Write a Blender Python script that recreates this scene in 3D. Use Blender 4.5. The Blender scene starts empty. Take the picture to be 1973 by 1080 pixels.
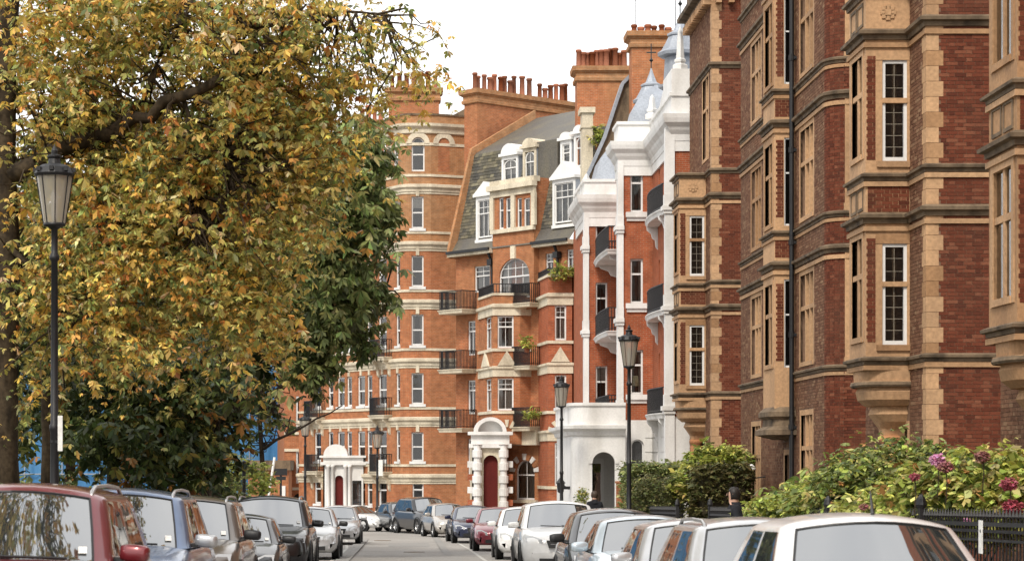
import bpy, math, random
import numpy as np
from mathutils import Vector, Matrix
random.seed(7); rng = np.random.default_rng(7)
S = bpy.context.scene
R = math.radians

# ------------------------------------------------------------------ camera, sky, sun, exposure
FPX, XV, YH, EYE = 4200.0, 780.0, 890.0, 1.55
cam_d = bpy.data.cameras.new('camera'); cam = bpy.data.objects.new('camera', cam_d)
S.collection.objects.link(cam); S.camera = cam
cam.location = (0, 0, EYE); cam.rotation_euler = (R(90), 0, 0)
cam_d.sensor_width = 36; cam_d.lens = FPX/1973*36
cam_d.shift_x = (986.5-XV)/1973; cam_d.shift_y = (YH-540)/1973
cam_d.clip_start = 0.5; cam_d.clip_end = 3000
cam_d.dof.use_dof = True; cam_d.dof.focus_distance = 58; cam_d.dof.aperture_fstop = 5.0

W = bpy.data.worlds.new('World'); S.world = W; W.use_nodes = True
wn = W.node_tree; wn.nodes.clear()
def wnode(t): return wn.nodes.new(t)
wo = wnode('ShaderNodeOutputWorld'); bg = wnode('ShaderNodeBackground')
SUN_EL, SUN_AZ = R(46), R(203)      # azimuth clockwise from +Y: behind the camera, a little to its left
sky = wnode('ShaderNodeTexSky'); sky.sky_type = 'NISHITA'; sky.sun_disc = False
sky.sun_elevation = SUN_EL; sky.sun_rotation = SUN_AZ; sky.dust_density = 4; sky.air_density = 1.0
sc_ = wnode('ShaderNodeMixRGB'); sc_.blend_type = 'MULTIPLY'; sc_.inputs[0].default_value = 1
sc_.inputs[2].default_value = (0.1, 0.1, 0.1, 1); wn.links.new(sky.outputs[0], sc_.inputs[1])
tc = wnode('ShaderNodeTexCoord'); nz = wnode('ShaderNodeTexNoise'); nz.inputs['Scale'].default_value = 1.6
nz.inputs['Detail'].default_value = 5; wn.links.new(tc.outputs['Generated'], nz.inputs['Vector'])
cr = wnode('ShaderNodeValToRGB'); wn.links.new(nz.outputs[0], cr.inputs[0])
cr.color_ramp.elements[0].position = .3; cr.color_ramp.elements[0].color = (.70, .71, .73, 1)
cr.color_ramp.elements[1].position = .68; cr.color_ramp.elements[1].color = (1.0, .985, .96, 1)
mx = wnode('ShaderNodeMixRGB'); mx.inputs[0].default_value = .9
wn.links.new(sc_.outputs[0], mx.inputs[1]); wn.links.new(cr.outputs[0], mx.inputs[2])
wn.links.new(mx.outputs[0], bg.inputs[0]); bg.inputs[1].default_value = 1.0
wn.links.new(bg.outputs[0], wo.inputs[0])

sun_d = bpy.data.lights.new('sun', 'SUN'); sun = bpy.data.objects.new('sun', sun_d); S.collection.objects.link(sun)
sun_d.energy = 1.5; sun_d.angle = R(12); sun_d.color = (1, .93, .82)
sdir = Vector((math.sin(SUN_AZ)*math.cos(SUN_EL), math.cos(SUN_AZ)*math.cos(SUN_EL), math.sin(SUN_EL)))
sun.rotation_euler = sdir.to_track_quat('Z', 'Y').to_euler()
S.view_settings.view_transform = 'Standard'; S.view_settings.look = 'None'
S.view_settings.exposure = 0.95; S.view_settings.gamma = 1
S.render.engine = 'CYCLES'; S.cycles.max_bounces = 6; S.cycles.transparent_max_bounces = 12

# ------------------------------------------------------------------ coordinates
def gz(y):                                   # the street falls away from the camera
    if y < 75: return -0.019*y
    if y < 125: return -1.425-0.0135*(y-75)
    return -2.1
def PX(px, Y): return (px-XV)*Y/FPX          # x of a point seen at column px, at depth Y
def PZ(py, Y): return EYE-(py-YH)*Y/FPX

# ------------------------------------------------------------------ mesh helpers
ORG = {}
SPLIT = {'string_course', 'moulding', 'parapet', 'cornice', 'window_surround', 'stone_band', 'sill_band', 'roof', 'carved_panel', 'gutter', 'window_sill', 'eaves', 'keystone', 'cap_crest', 'pointed_panel', 'roof_rail', 'stone_dressing', 'rustication', 'arch_moulding', 'lantern_rib', 'roof_seam', 'slated_flank', 'porch_cornice', 'entablature', 'dormer', 'scaffold_pole', 'rail', 'limb', 'cheek'}
def link(o, parent=None):
    S.collection.objects.link(o)
    if parent is not None:
        o.parent = parent; ORG[o.name] = ORG.get(parent.name, Vector((0, 0, 0)))
    return o
def tag(o, label=None, cat=None, group=None, kind=None):
    if label: o['label'] = label
    if cat: o['category'] = cat
    if group: o['group'] = group
    if kind: o['kind'] = kind
    return o
def thing(name, loc, label, cat, group=None, rz=0, local=False):
    o = bpy.data.objects.new(name, None); S.collection.objects.link(o)
    o.location = loc; o.rotation_euler = (0, 0, rz); o.empty_display_size = .2
    ORG[o.name] = Vector((0, 0, 0)) if local else Vector(loc)
    return tag(o, label, cat, group)

class MB:
    def __init__(s): s.v = []; s.f = []
    def add(s, vs, fs):
        n = len(s.v); s.v += [tuple(p) for p in vs]; s.f += [tuple(i+n for i in f) for f in fs]; return s
    def poly(s, *pts): return s.add(pts, [tuple(range(len(pts)))])
    def box(s, x0, x1, y0, y1, z0, z1):
        if x0 > x1: x0, x1 = x1, x0
        if y0 > y1: y0, y1 = y1, y0
        return s.add([(x, y, z) for z in (z0, z1) for y in (y0, y1) for x in (x0, x1)],
                     [(0, 2, 3, 1), (4, 5, 7, 6), (0, 1, 5, 4), (2, 6, 7, 3), (0, 4, 6, 2), (1, 3, 7, 5)])
    def obox(s, p0, d, u0, u1, w0, w1, z0, z1):          # box in a wall frame: u along d, w outward
        n = (-d[1], d[0])
        pts = [(p0[0]+d[0]*u+n[0]*w, p0[1]+d[1]*u+n[1]*w, z) for z in (z0, z1) for w in (w0, w1) for u in (u0, u1)]
        return s.add(pts, [(0, 2, 3, 1), (4, 5, 7, 6), (0, 1, 5, 4), (2, 6, 7, 3), (0, 4, 6, 2), (1, 3, 7, 5)])
    def lathe(s, cx, cy, prof, n=16, cap=True, sy=1):
        vs = []; fs = []
        for r, z in prof:
            for i in range(n):
                a = 2*math.pi*i/n; vs.append((cx+r*math.cos(a), cy+sy*r*math.sin(a), z))
        for k in range(len(prof)-1):
            for i in range(n):
                j = (i+1) % n; fs.append((k*n+i, k*n+j, (k+1)*n+j, (k+1)*n+i))
        if cap:
            fs.append(tuple(range(n-1, -1, -1))); fs.append(tuple((len(prof)-1)*n+i for i in range(n)))
        return s.add(vs, fs)
    def tube(s, pts, radii, n=7):
        pts = [Vector(p) for p in pts]
        if not hasattr(radii, '__len__'): radii = [radii]*len(pts)
        vs = []; fs = []
        for k, p in enumerate(pts):
            a = pts[max(k-1, 0)]; b = pts[min(k+1, len(pts)-1)]; t = (b-a).normalized()
            x = t.cross(Vector((0.3, .2, 1)) if abs(t.z) < .9 else Vector((1, .1, 0))).normalized(); y = t.cross(x)
            for i in range(n):
                an = 2*math.pi*i/n; vs.append(p+(x*math.cos(an)+y*math.sin(an))*radii[k])
        for k in range(len(pts)-1):
            for i in range(n):
                j = (i+1) % n; fs.append((k*n+i, (k+1)*n+i, (k+1)*n+j, k*n+j))
        fs.append(tuple(range(n))); fs.append(tuple((len(pts)-1)*n+i for i in range(n-1, -1, -1)))
        return s.add(vs, fs)
    def sweep(s, path, prof, closed=False):               # moulding: profile (out, z) along a plan path, outward = left
        P = [Vector(p) for p in path]; n = len(P); offs = []
        for i in range(n):
            ds = []
            if i > 0 or closed: ds.append((P[i]-P[i-1]).normalized())
            if i < n-1 or closed: ds.append((P[(i+1) % n]-P[i]).normalized())
            ns = [Vector((-d.y, d.x)) for d in ds]
            m = sum(ns, Vector((0, 0))).normalized(); m = m/max(.35, m.dot(ns[0])); offs.append(m)
        k = len(prof)
        vs = [(P[i].x+offs[i].x*o, P[i].y+offs[i].y*o, z) for i in range(n) for (o, z) in prof]
        fs = []
        for i in range(n if closed else n-1):
            j = (i+1) % n
            for a in range(k-1): fs.append((i*k+a, j*k+a, j*k+a+1, i*k+a+1))
        if not closed: fs.append(tuple(range(k))); fs.append(tuple((n-1)*k+a for a in range(k-1, -1, -1)))
        return s.add(vs, fs)
    def mesh(s, name, mat, smooth=False, org=None):
        o = org or (0, 0, 0)
        m = bpy.data.meshes.new(name)
        m.from_pydata([(p[0]-o[0], p[1]-o[1], p[2]-o[2]) for p in s.v], [], s.f)
        m.materials.append(M[mat] if isinstance(mat, str) else mat)
        if smooth: m.polygons.foreach_set('use_smooth', [True]*len(m.polygons))
        m.update(); return m
    def pieces(s):
        key = {}; par = {}
        def find(a):
            while par[a] != a: par[a] = par[par[a]]; a = par[a]
            return a
        ids = []
        for p in s.v: k = tuple(round(c, 3) for c in p); ids.append(key.setdefault(k, len(key)))
        for i in set(ids): par[i] = i
        for f in s.f:
            r = find(ids[f[0]])
            for j in f[1:]: par[find(ids[j])] = r
        out = {}
        for f in s.f: m = out.setdefault(find(ids[f[0]]), MB()); m.add([s.v[i] for i in f], [tuple(range(len(f)))])
        for m in out.values():                            # weld
            idx = {}; nv = []; mp = []
            for p in m.v:
                k = tuple(round(c, 4) for c in p)
                if k not in idx: idx[k] = len(nv); nv.append(p)
                mp.append(idx[k])
            m.v = nv; m.f = [tuple(mp[i] for i in f) for f in m.f]
        return list(out.values())
    def build(s, name, mat, parent=None, smooth=False, bevel=0):
        if name in SPLIT and parent is not None:
            cs = s.pieces()
            if len(cs) > 1:
                for c in cs: o = c.build(name+'', mat, parent, smooth, bevel)
                return o
        org = ORG.get(parent.name, Vector((0, 0, 0))) if parent is not None else Vector((0, 0, 0))
        if parent is None and s.v:                        # origin at the base of a one-mesh thing
            a = np.array(s.v); org = Vector((float((a[:, 0].min()+a[:, 0].max())/2), float((a[:, 1].min()+a[:, 1].max())/2), float(a[:, 2].min())))
        o = bpy.data.objects.new(name, s.mesh(name, mat, smooth, org)); link(o, parent)
        if parent is None: o.location = org; ORG[o.name] = org
        if bevel:
            b = o.modifiers.new('bevel', 'BEVEL'); b.width = bevel; b.segments = 2; b.limit_method = 'ANGLE'
        return o

# ------------------------------------------------------------------ materials
M = {}
def mat(name):
    m = bpy.data.materials.new(name); m.use_nodes = True; M[name] = m
    nt = m.node_tree; return m, nt, nt.nodes['Principled BSDF']
def N(nt, t, **kw):
    n = nt.nodes.new(t)
    for k, v in kw.items():
        if k in n.inputs: n.inputs[k].default_value = v
        else: setattr(n, k, v)
    return n
def ramp(nt, fac, stops):
    r = nt.nodes.new('ShaderNodeValToRGB'); e = r.color_ramp.elements
    while len(e) < len(stops): e.new(.5)
    for el, (p, c) in zip(e, stops): el.position = p; el.color = (*c, 1)
    nt.links.new(fac, r.inputs[0]); return r.outputs[0]
def mixc(nt, a, b, fac, mode='MIX'):
    m = nt.nodes.new('ShaderNodeMixRGB'); m.blend_type = mode
    for i, x in ((0, fac), (1, a), (2, b)):
        if hasattr(x, 'default_value') or hasattr(x, 'is_linked'): nt.links.new(x, m.inputs[i])
        else: m.inputs[i].default_value = x if i == 0 else (*x, 1)
    return m.outputs[0]
def noise(nt, scale, detail=4, vec=None, stretch=None):
    g = N(nt, 'ShaderNodeNewGeometry'); v = vec or g.outputs['Position']
    if stretch:
        mp = N(nt, 'ShaderNodeMapping'); mp.inputs['Scale'].default_value = stretch; nt.links.new(v, mp.inputs[0]); v = mp.outputs[0]
    n = N(nt, 'ShaderNodeTexNoise', Scale=scale, Detail=detail); nt.links.new(v, n.inputs['Vector']); return n.outputs[0]
def bump(nt, b, h, dist, strength=.6):
    bn = N(nt, 'ShaderNodeBump', Strength=strength, Distance=dist); nt.links.new(h, bn.inputs['Height']); nt.links.new(bn.outputs[0], b.inputs['Normal'])

def worn(name, col, dirt, amount=.5, scale=1.6, rough=.8, fine=.25, metal=0, streak=True, vary=0):
    """a solid material with soot / weather stains of their own shape and a fine grain"""
    m, nt, b = mat(name)
    n1 = noise(nt, scale, 6, stretch=(1, 1, .35) if streak else None)
    f = ramp(nt, n1, [(.42, (0, 0, 0)), (.72, (1, 1, 1))])
    mu = N(nt, 'ShaderNodeMath', operation='MULTIPLY'); nt.links.new(f, mu.inputs[0]); mu.inputs[1].default_value = amount
    c = mixc(nt, col, dirt, mu.outputs[0])
    n2 = noise(nt, 14, 3)
    g = ramp(nt, n2, [(.3, (1-fine, 1-fine, 1-fine)), (.7, (1, 1, 1))])
    c = mixc(nt, c, g, 1.0, 'MULTIPLY')
    if vary:
        oi = N(nt, 'ShaderNodeObjectInfo'); c = mixc(nt, c, ramp(nt, oi.outputs['Random'], [(0, (1-vary, 1-vary*1.3, 1-vary*1.6)), (.5, (1, 1, 1)), (1, (1+vary*.5, 1+vary*.4, 1+vary*.3))]), 1.0, 'MULTIPLY')
    nt.links.new(c, b.inputs['Base Color'])
    b.inputs['Roughness'].default_value = rough; b.inputs['Metallic'].default_value = metal
    if rough > .7: b.inputs['Specular IOR Level'].default_value = .2
    bump(nt, b, n2, .01, .3); return m

def wallcoord(nt):
    g = N(nt, 'ShaderNodeNewGeometry'); sp = N(nt, 'ShaderNodeSeparateXYZ'); sn = N(nt, 'ShaderNodeSeparateXYZ')
    nt.links.new(g.outputs['Position'], sp.inputs[0]); nt.links.new(g.outputs['True Normal'], sn.inputs[0])
    a = N(nt, 'ShaderNodeMath', operation='MULTIPLY'); nt.links.new(sn.outputs[1], a.inputs[0]); nt.links.new(sp.outputs[0], a.inputs[1])
    c = N(nt, 'ShaderNodeMath', operation='MULTIPLY'); nt.links.new(sn.outputs[0], c.inputs[0]); nt.links.new(sp.outputs[1], c.inputs[1])
    d = N(nt, 'ShaderNodeMath', operation='SUBTRACT'); nt.links.new(c.outputs[0], d.inputs[0]); nt.links.new(a.outputs[0], d.inputs[1])
    cv = N(nt, 'ShaderNodeCombineXYZ'); nt.links.new(d.outputs[0], cv.inputs[0]); nt.links.new(sp.outputs[2], cv.inputs[1])
    return cv.outputs[0]
def brickmat(name, c1, c2, mortar, stain, amount=.5):
    m, nt, b = mat(name); v = wallcoord(nt)
    br = N(nt, 'ShaderNodeTexBrick', Scale=1.0); nt.links.new(v, br.inputs['Vector'])
    br.inputs['Brick Width'].default_value = .225; br.inputs['Row Height'].default_value = .075
    br.inputs['Mortar Size'].default_value = .009; br.inputs['Color1'].default_value = (*c1, 1)
    br.inputs['Color2'].default_value = (*c2, 1); br.inputs['Mortar'].default_value = (*mortar, 1); br.inputs['Bias'].default_value = -.1
    n1 = noise(nt, .55, 6, stretch=(1, 1, .6)); f = ramp(nt, n1, [(.4, (0, 0, 0)), (.75, (1, 1, 1))])
    mu = N(nt, 'ShaderNodeMath', operation='MULTIPLY'); nt.links.new(f, mu.inputs[0]); mu.inputs[1].default_value = amount
    c = mixc(nt, br.outputs[0], stain, mu.outputs[0])
    n2 = noise(nt, 3.5, 5); g = ramp(nt, n2, [(.3, (.72, .72, .72)), (.72, (1.1, 1.1, 1.1))]); c = mixc(nt, c, g, 1, 'MULTIPLY')
    nt.links.new(c, b.inputs['Base Color']); b.inputs['Roughness'].default_value = .9; b.inputs['Specular IOR Level'].default_value = .15
    bump(nt, b, br.outputs[1], -.006, .5); return m
def solidbrick(name, stops, stain=(.12, .062, .04)):
    """for bricks that are geometry: colour by brick, soot patches over the wall"""
    m, nt, b = mat(name); g = N(nt, 'ShaderNodeNewGeometry'); oi = N(nt, 'ShaderNodeObjectInfo')
    a = N(nt, 'ShaderNodeMath', operation='ADD'); nt.links.new(g.outputs['Random Per Island'], a.inputs[0]); nt.links.new(oi.outputs['Random'], a.inputs[1])
    fr = N(nt, 'ShaderNodeMath', operation='FRACT'); nt.links.new(a.outputs[0], fr.inputs[0])
    c = ramp(nt, fr.outputs[0], stops)
    n1 = noise(nt, .7, 5); f = ramp(nt, n1, [(.45, (0, 0, 0)), (.75, (.4, .4, .4))]); c = mixc(nt, c, stain, f)
    n2 = noise(nt, 40, 3); gr = ramp(nt, n2, [(.3, (.75, .75, .75)), (.7, (1.08, 1.08, 1.08))]); c = mixc(nt, c, gr, 1, 'MULTIPLY')
    nt.links.new(c, b.inputs['Base Color']); b.inputs['Roughness'].default_value = .9; b.inputs['Specular IOR Level'].default_value = .12; bump(nt, b, n2, .004, .4); return m

brickmat('brick_orange', (.47, .15, .06), (.34, .105, .046), (.40, .25, .15), (.36, .19, .09), .6)
brickmat('brick_red', (.44, .105, .04), (.33, .075, .032), (.36, .20, .13), (.30, .13, .07), .5)
brickmat('brick_tan', (.46, .20, .08), (.38, .155, .06), (.42, .28, .17), (.32, .22, .13), .55)
RB = [(0, (.095, .029, .018)), (.25, (.13, .038, .021)), (.5, (.15, .043, .024)), (.8, (.175, .053, .029)), (1, (.225, .085, .048))]
solidbrick('brick_unit', RB); solidbrick('brick_unit_glancing', [(0, (.13, .06, .036)), (.4, (.185, .09, .053)), (.8, (.225, .115, .068)), (1, (.30, .185, .11))], (.16, .105, .07))  # street fronts take a greyer copy, its colour carrying the glancing reflection
worn('mortar', (.25, .155, .10), (.14, .085, .06), .6)
worn('terracotta', (.56, .35, .195), (.33, .205, .12), .75, 1.0, fine=.28, vary=.26)
worn('terracotta_red', (.50, .24, .115), (.32, .165, .09), .6, 1.1, vary=.2)
worn('soot_stone', (.215, .155, .10), (.045, .034, .025), .9, 2.6)
worn('cream_stone', (.74, .66, .51), (.34, .28, .20), .6, 1.7)
worn('white_paint', (.79, .78, .76), (.46, .44, .40), .6, 1.3, .6, .1)
worn('window_paint', (.75, .745, .73), (.60, .58, .54), .35, 2, .45, .05)
worn('slate', (.115, .105, .09), (.18, .155, .10), .8, 1.1, .6, .4)
solidbrick('slate_unit', [(0, (.07, .068, .062)), (.4, (.12, .112, .095)), (.75, (.17, .15, .11)), (1, (.22, .20, .14))], (.16, .14, .07))
worn('lead', (.34, .37, .42), (.22, .235, .265), .7, 1.2, .5, metal=.15)
worn('iron', (.008, .008, .010), (.018, .017, .016), .4, 3, .5, streak=False)
worn('pot', (.36, .14, .08), (.10, .07, .055), .7, .45, streak=False, vary=.55)
worn('dark_red_paint', (.13, .018, .015), (.07, .012, .01), .5)
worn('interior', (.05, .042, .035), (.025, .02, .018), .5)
worn('curtain', (.50, .47, .41), (.33, .30, .25), .4)
worn('asphalt', (.36, .34, .315), (.27, .255, .235), .8, .35, .9, .3, streak=False)
worn('pavement', (.30, .28, .25), (.21, .19, .17), .6, .8, streak=False)
worn('kerb', (.36, .34, .31), (.2, .18, .16), .5)
worn('line_paint', (.55, .54, .50), (.30, .29, .27), .8, 3, streak=False)
worn('soil', (.07, .055, .035), (.06, .07, .025), .8, .5, streak=False)
worn('bark', (.06, .042, .028), (.025, .019, .014), .9, 5, .9, .5)
worn('bark_mossy', (.085, .062, .038), (.024, .018, .013), .95, 6, .9, .5)
worn('blue_sheet', (.03, .16, .36), (.10, .27, .46), .7, .8, .5)
worn('tyre', (.014, .014, .014), (.03, .028, .026), .5, 3, .85, streak=False)
worn('alloy', (.50, .50, .50), (.3, .29, .28), .3, 5, .3, .1, .7, False)
worn('leading', (.34, .30, .24), (.2, .18, .14), .5)
worn('black_plastic', (.015, .015, .016), (.03, .03, .03), .4, 3, .45, .1, 0, False)
worn('jacket_dark', (.018, .019, .024), (.035, .035, .04), .5, 5, .9, streak=False)
worn('trousers', (.03, .032, .04), (.05, .05, .055), .5, 5, .9, streak=False)
worn('hair_dark', (.012, .009, .007), (.03, .02, .015), .5, 20, .6, streak=False)
worn('hair_brown', (.05, .03, .018), (.09, .055, .03), .5, 20, .6, streak=False)
worn('skin', (.50, .30, .215), (.44, .24, .17), .4, 6, .5, .08, 0, False)
worn('paper', (.85, .85, .82), (.7, .7, .66), .3, 6)
worn('lamp_shade_cloth', (.62, .58, .36), (.5, .45, .28), .3)
def glassmat(name, tint, trans, gloss=.06, spec=.5):
    m, nt, b = mat(name); b.inputs['Base Color'].default_value = (*tint, 1); b.inputs['Roughness'].default_value = gloss
    b.inputs['Specular IOR Level'].default_value = spec
    n = noise(nt, .9, 2); bump(nt, b, n, .05, .10)
    if trans:
        tr = N(nt, 'ShaderNodeBsdfTransparent'); lw = N(nt, 'ShaderNodeFresnel', IOR=1.7)
        ad = N(nt, 'ShaderNodeMath', operation='ADD'); ad.inputs[1].default_value = .03; nt.links.new(lw.outputs[0], ad.inputs[0])
        gl = N(nt, 'ShaderNodeBsdfGlossy', Roughness=.03); nt.links.new(b.inputs['Normal'].links[0].from_socket, gl.inputs['Normal'])
        mxs = N(nt, 'ShaderNodeMixShader'); nt.links.new(ad.outputs[0], mxs.inputs[0]); nt.links.new(tr.outputs[0], mxs.inputs[1]); nt.links.new(gl.outputs[0], mxs.inputs[2])
        nt.links.new(mxs.outputs[0], nt.nodes['Material Output'].inputs[0])
    return m
glassmat('glass', (.02, .022, .024), True)
glassmat('car_glass', (.03, .034, .034), False, .02, 1.0); M['car_glass'].node_tree.nodes['Principled BSDF'].inputs['IOR'].default_value = 2.5
glassmat('lantern_glass', (.4, .38, .33), True)
_nt = M['lantern_glass'].node_tree; _mo = _nt.nodes['Material Output']; _l = _mo.inputs[0].links[0].from_socket
_df = N(_nt, 'ShaderNodeBsdfTranslucent'); _df.inputs[0].default_value = (.75, .68, .55, 1); _d2 = N(_nt, 'ShaderNodeBsdfDiffuse'); _d2.inputs[0].default_value = (.75, .70, .60, 1)
_m1 = N(_nt, 'ShaderNodeMixShader'); _m1.inputs[0].default_value = .5; _nt.links.new(_df.outputs[0], _m1.inputs[1]); _nt.links.new(_d2.outputs[0], _m1.inputs[2])
_m2 = N(_nt, 'ShaderNodeMixShader'); _m2.inputs[0].default_value = .42; _nt.links.new(_l, _m2.inputs[1]); _nt.links.new(_m1.outputs[0], _m2.inputs[2]); _nt.links.new(_m2.outputs[0], _mo.inputs[0])
glassmat('headlight_glass', (.42, .43, .44), False, .08, .8)
def paint(name, col, metal=.4):
    m, nt, b = mat('paint_'+name)
    n2 = noise(nt, 3, 4); g = ramp(nt, n2, [(.3, (.82, .82, .82)), (.7, (1, 1, 1))]); c = mixc(nt, col, g, 1, 'MULTIPLY')
    nt.links.new(c, b.inputs['Base Color']); b.inputs['Metallic'].default_value = metal; b.inputs['Roughness'].default_value = .32
    b.inputs['Coat Weight'].default_value = .8; b.inputs['Coat Roughness'].default_value = .06; return 'paint_'+name
for nm, c, mt in [('red', (.17, .018, .024), .3), ('blue', (.13, .19, .32), .45), ('bronze', (.17, .145, .125), .5), ('black', (.012, .012, .014), .2), ('charcoal', (.05, .052, .056), .4),
                  ('silver', (.52, .53, .54), .55), ('white', (.78, .78, .77), 0), ('lightblue', (.50, .58, .64), .4), ('navy', (.018, .024, .06), .3), ('crimson', (.22, .02, .035), .3), ('champagne', (.47, .44, .40), .5)]: paint(nm, c, mt)
def leafmat(name, rough=.45, transl=.32):
    m, nt, b = mat(name); at = N(nt, 'ShaderNodeAttribute', attribute_name='leafcol')
    nt.links.new(at.outputs[0], b.inputs['Base Color']); b.inputs['Roughness'].default_value = rough
    b.inputs['Specular IOR Level'].default_value = .3
    tl = N(nt, 'ShaderNodeBsdfTranslucent'); nt.links.new(at.outputs[0], tl.inputs[0]); mxs = N(nt, 'ShaderNodeMixShader'); mxs.inputs[0].default_value = transl
    nt.links.new(b.outputs[0], mxs.inputs[1]); nt.links.new(tl.outputs[0], mxs.inputs[2]); nt.links.new(mxs.outputs[0], nt.nodes['Material Output'].inputs[0])
leafmat('leaf'); leafmat('petal', .6, .25)
# ------------------------------------------------------------------ ground, road, pavements
def strip(name, left, right, mat_, dz, kind='structure', skirt=0):
    """sheet between two plan polylines with equal y stations, following the fall of the street"""
    mb = MB(); vs = []
    for (a, b) in zip(left, right): vs += [(a[0], a[1], gz(a[1])+dz), (b[0], b[1], gz(b[1])+dz)]
    mb.add(vs, [(2*i, 2*i+1, 2*i+3, 2*i+2) for i in range(len(left)-1)])
    if skirt:
        for side in (left, right):
            for p, q in zip(side[:-1], side[1:]): mb.poly((*p, gz(p[1])+dz), (*q, gz(q[1])+dz), (*q, gz(q[1])+dz-skirt), (*p, gz(p[1])+dz-skirt))
    return tag(mb.build(name, mat_), kind=kind)
def interp(pl, y):
    for (a, b) in zip(pl[:-1], pl[1:]):
        if a[1] <= y <= b[1]: t = (y-a[1])/(b[1]-a[1]); return a[0]+(b[0]-a[0])*t
    return pl[-1][0]
KR = [(4.6, -30), (4.6, 75), (4.35, 88), (3.6, 97.5), (2.5, 105), (.8, 110), (-1.2, 113.2), (-4, 118), (-9, 126), (-16, 137), (-30, 160)]
KL = [(-4.6, -30), (-4.6, 75), (-5, 90), (-6.5, 102), (-10, 112), (-16, 122), (-24, 134), (-45, 160)]
ST = [-30, -5, 10, 20, 30, 40, 50, 60, 70, 75, 80, 84, 88, 92, 95, 97.5, 100, 102.5, 105, 107.5, 110, 112, 113.2, 115.5, 118, 120, 122, 124, 126, 130, 134, 137, 145, 160]
kr = [(interp(KR, y), y) for y in ST]; kl = [(interp(KL, y), y) for y in ST]
gy = [-60, -30, 0, 30, 60, 75, 100, 125, 200, 500, 1500]
strip('ground', [(-900, y) for y in gy], [(900, y) for y in gy], 'soil', -.02)
strip('road', kl, kr, 'asphalt', 0)
off = lambda pl, d: [(x+d, y) for x, y in pl]
strip('kerb_stone', kr, off(kr, .15), 'kerb', .125, skirt=.14)
strip('kerb_stone', off(kl, -.15), kl, 'kerb', .125, skirt=.14)
strip('pavement', off(kr, .15), off(kr, 9), 'pavement', .12)
strip('pavement', off(kl, -2.3), off(kl, -.15), 'pavement', .12)
# parking bay lines: one long line and broken dashes, real sheets on the asphalt
strip('bay_line', [(x+2.55, y) for x, y in kl[:22]], [(x+2.65, y) for x, y in kl[:22]], 'line_paint', .004)
strip('bay_line', [(x-2.45, y) for x, y in kr[:22]], [(x-2.35, y) for x, y in kr[:22]], 'line_paint', .004)
ptch, ntp, bp = mat('asphalt_patch'); bp.inputs['Base Color'].default_value = (.25, .24, .225, 1); bp.inputs['Roughness'].default_value = .95
for (x0, x1, y0, y1) in [(-.6, .9, 78, 84), (.2, 1.6, 58, 64), (-1.9, -1.5, 50, 92), (1.2, 1.45, 66, 99)]:
    strip('road_patch', [(x0, y0), (x0, y1)], [(x1, y0), (x1, y1)], 'asphalt_patch', .004)

for (x, y, lab) in [(.3, 70, 'square iron utility cover in the middle of the road'), (-.9, 88, 'round iron utility cover farther along the road')]:
    m_ = MB(); m_.lathe(x, y, [(.34, gz(y)+.002), (.34, gz(y)+.012), (.30, gz(y)+.012), (.28, gz(y)+.008)], 4 if y < 80 else 16)
    mh = tag(m_.build('manhole_cover', 'soot_stone'), lab, 'utility cover'); mh.rotation_euler = (R(-1.0), 0, 0)
# ------------------------------------------------------------------ wall helpers
def V2(a, b): return (b[0]-a[0], b[1]-a[1])
def unit(a, b):
    d = V2(a, b); L = math.hypot(*d); return (d[0]/L, d[1]/L), L
def wpt(p0, d, u, w, z): return (p0[0]+d[0]*u-d[1]*w, p0[1]+d[1]*u+d[0]*w, z)
def arc_pts(u0, u1, zs, rise, n=10):
    c = (u0+u1)/2; r = (u1-u0)/2
    return [(c-r*math.cos(math.pi*i/n), zs+rise*math.sin(math.pi*i/n)) for i in range(n+1)]
def wall(mb, p0, p1, z0, z1, ops=(), depth=.24):
    """ops: (u0, u1, za, zb[, rise]) -- rise > 0 makes an arched head inside the top of the opening"""
    d, L = unit(p0, p1)
    ops = [tuple(o) if len(o) > 4 else tuple(o)+(0,) for o in ops]
    us = sorted({0, L, *[x for o in ops for x in o[:2]]}); zs = sorted({z0, z1, *[x for o in ops for x in o[2:4] if z0 < x < z1]})
    us = [u for u in us if -1e-6 <= u <= L+1e-6]
    for a, b in zip(us[:-1], us[1:]):
        for c, e in zip(zs[:-1], zs[1:]):
            um, zm = (a+b)/2, (c+e)/2
            if any(o[0] < um < o[1] and o[2] < zm < o[3] for o in ops): continue
            mb.poly(wpt(p0, d, a, 0, c), wpt(p0, d, b, 0, c), wpt(p0, d, b, 0, e), wpt(p0, d, a, 0, e))
    for (a, b, c, e, rise) in ops:
        if e < z0 or c > z1: continue
        es = e-rise
        for u in (a, b): mb.poly(wpt(p0, d, u, 0, c), wpt(p0, d, u, 0, es), wpt(p0, d, u, -depth, es), wpt(p0, d, u, -depth, c))
        mb.poly(wpt(p0, d, a, 0, c), wpt(p0, d, b, 0, c), wpt(p0, d, b, -depth, c), wpt(p0, d, a, -depth, c))
        if not rise: mb.poly(wpt(p0, d, a, 0, e), wpt(p0, d, b, 0, e), wpt(p0, d, b, -depth, e), wpt(p0, d, a, -depth, e))
        else:
            ap = arc_pts(a, b, es, rise)
            for (q, r) in zip(ap[:-1], ap[1:]):
                mb.poly(wpt(p0, d, q[0], 0, q[1]), wpt(p0, d, r[0], 0, r[1]), wpt(p0, d, r[0], 0, e), wpt(p0, d, q[0], 0, e))
                mb.poly(wpt(p0, d, q[0], 0, q[1]), wpt(p0, d, r[0], 0, r[1]), wpt(p0, d, r[0], -depth, r[1]), wpt(p0, d, q[0], -depth, q[1]))
    return mb
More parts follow.
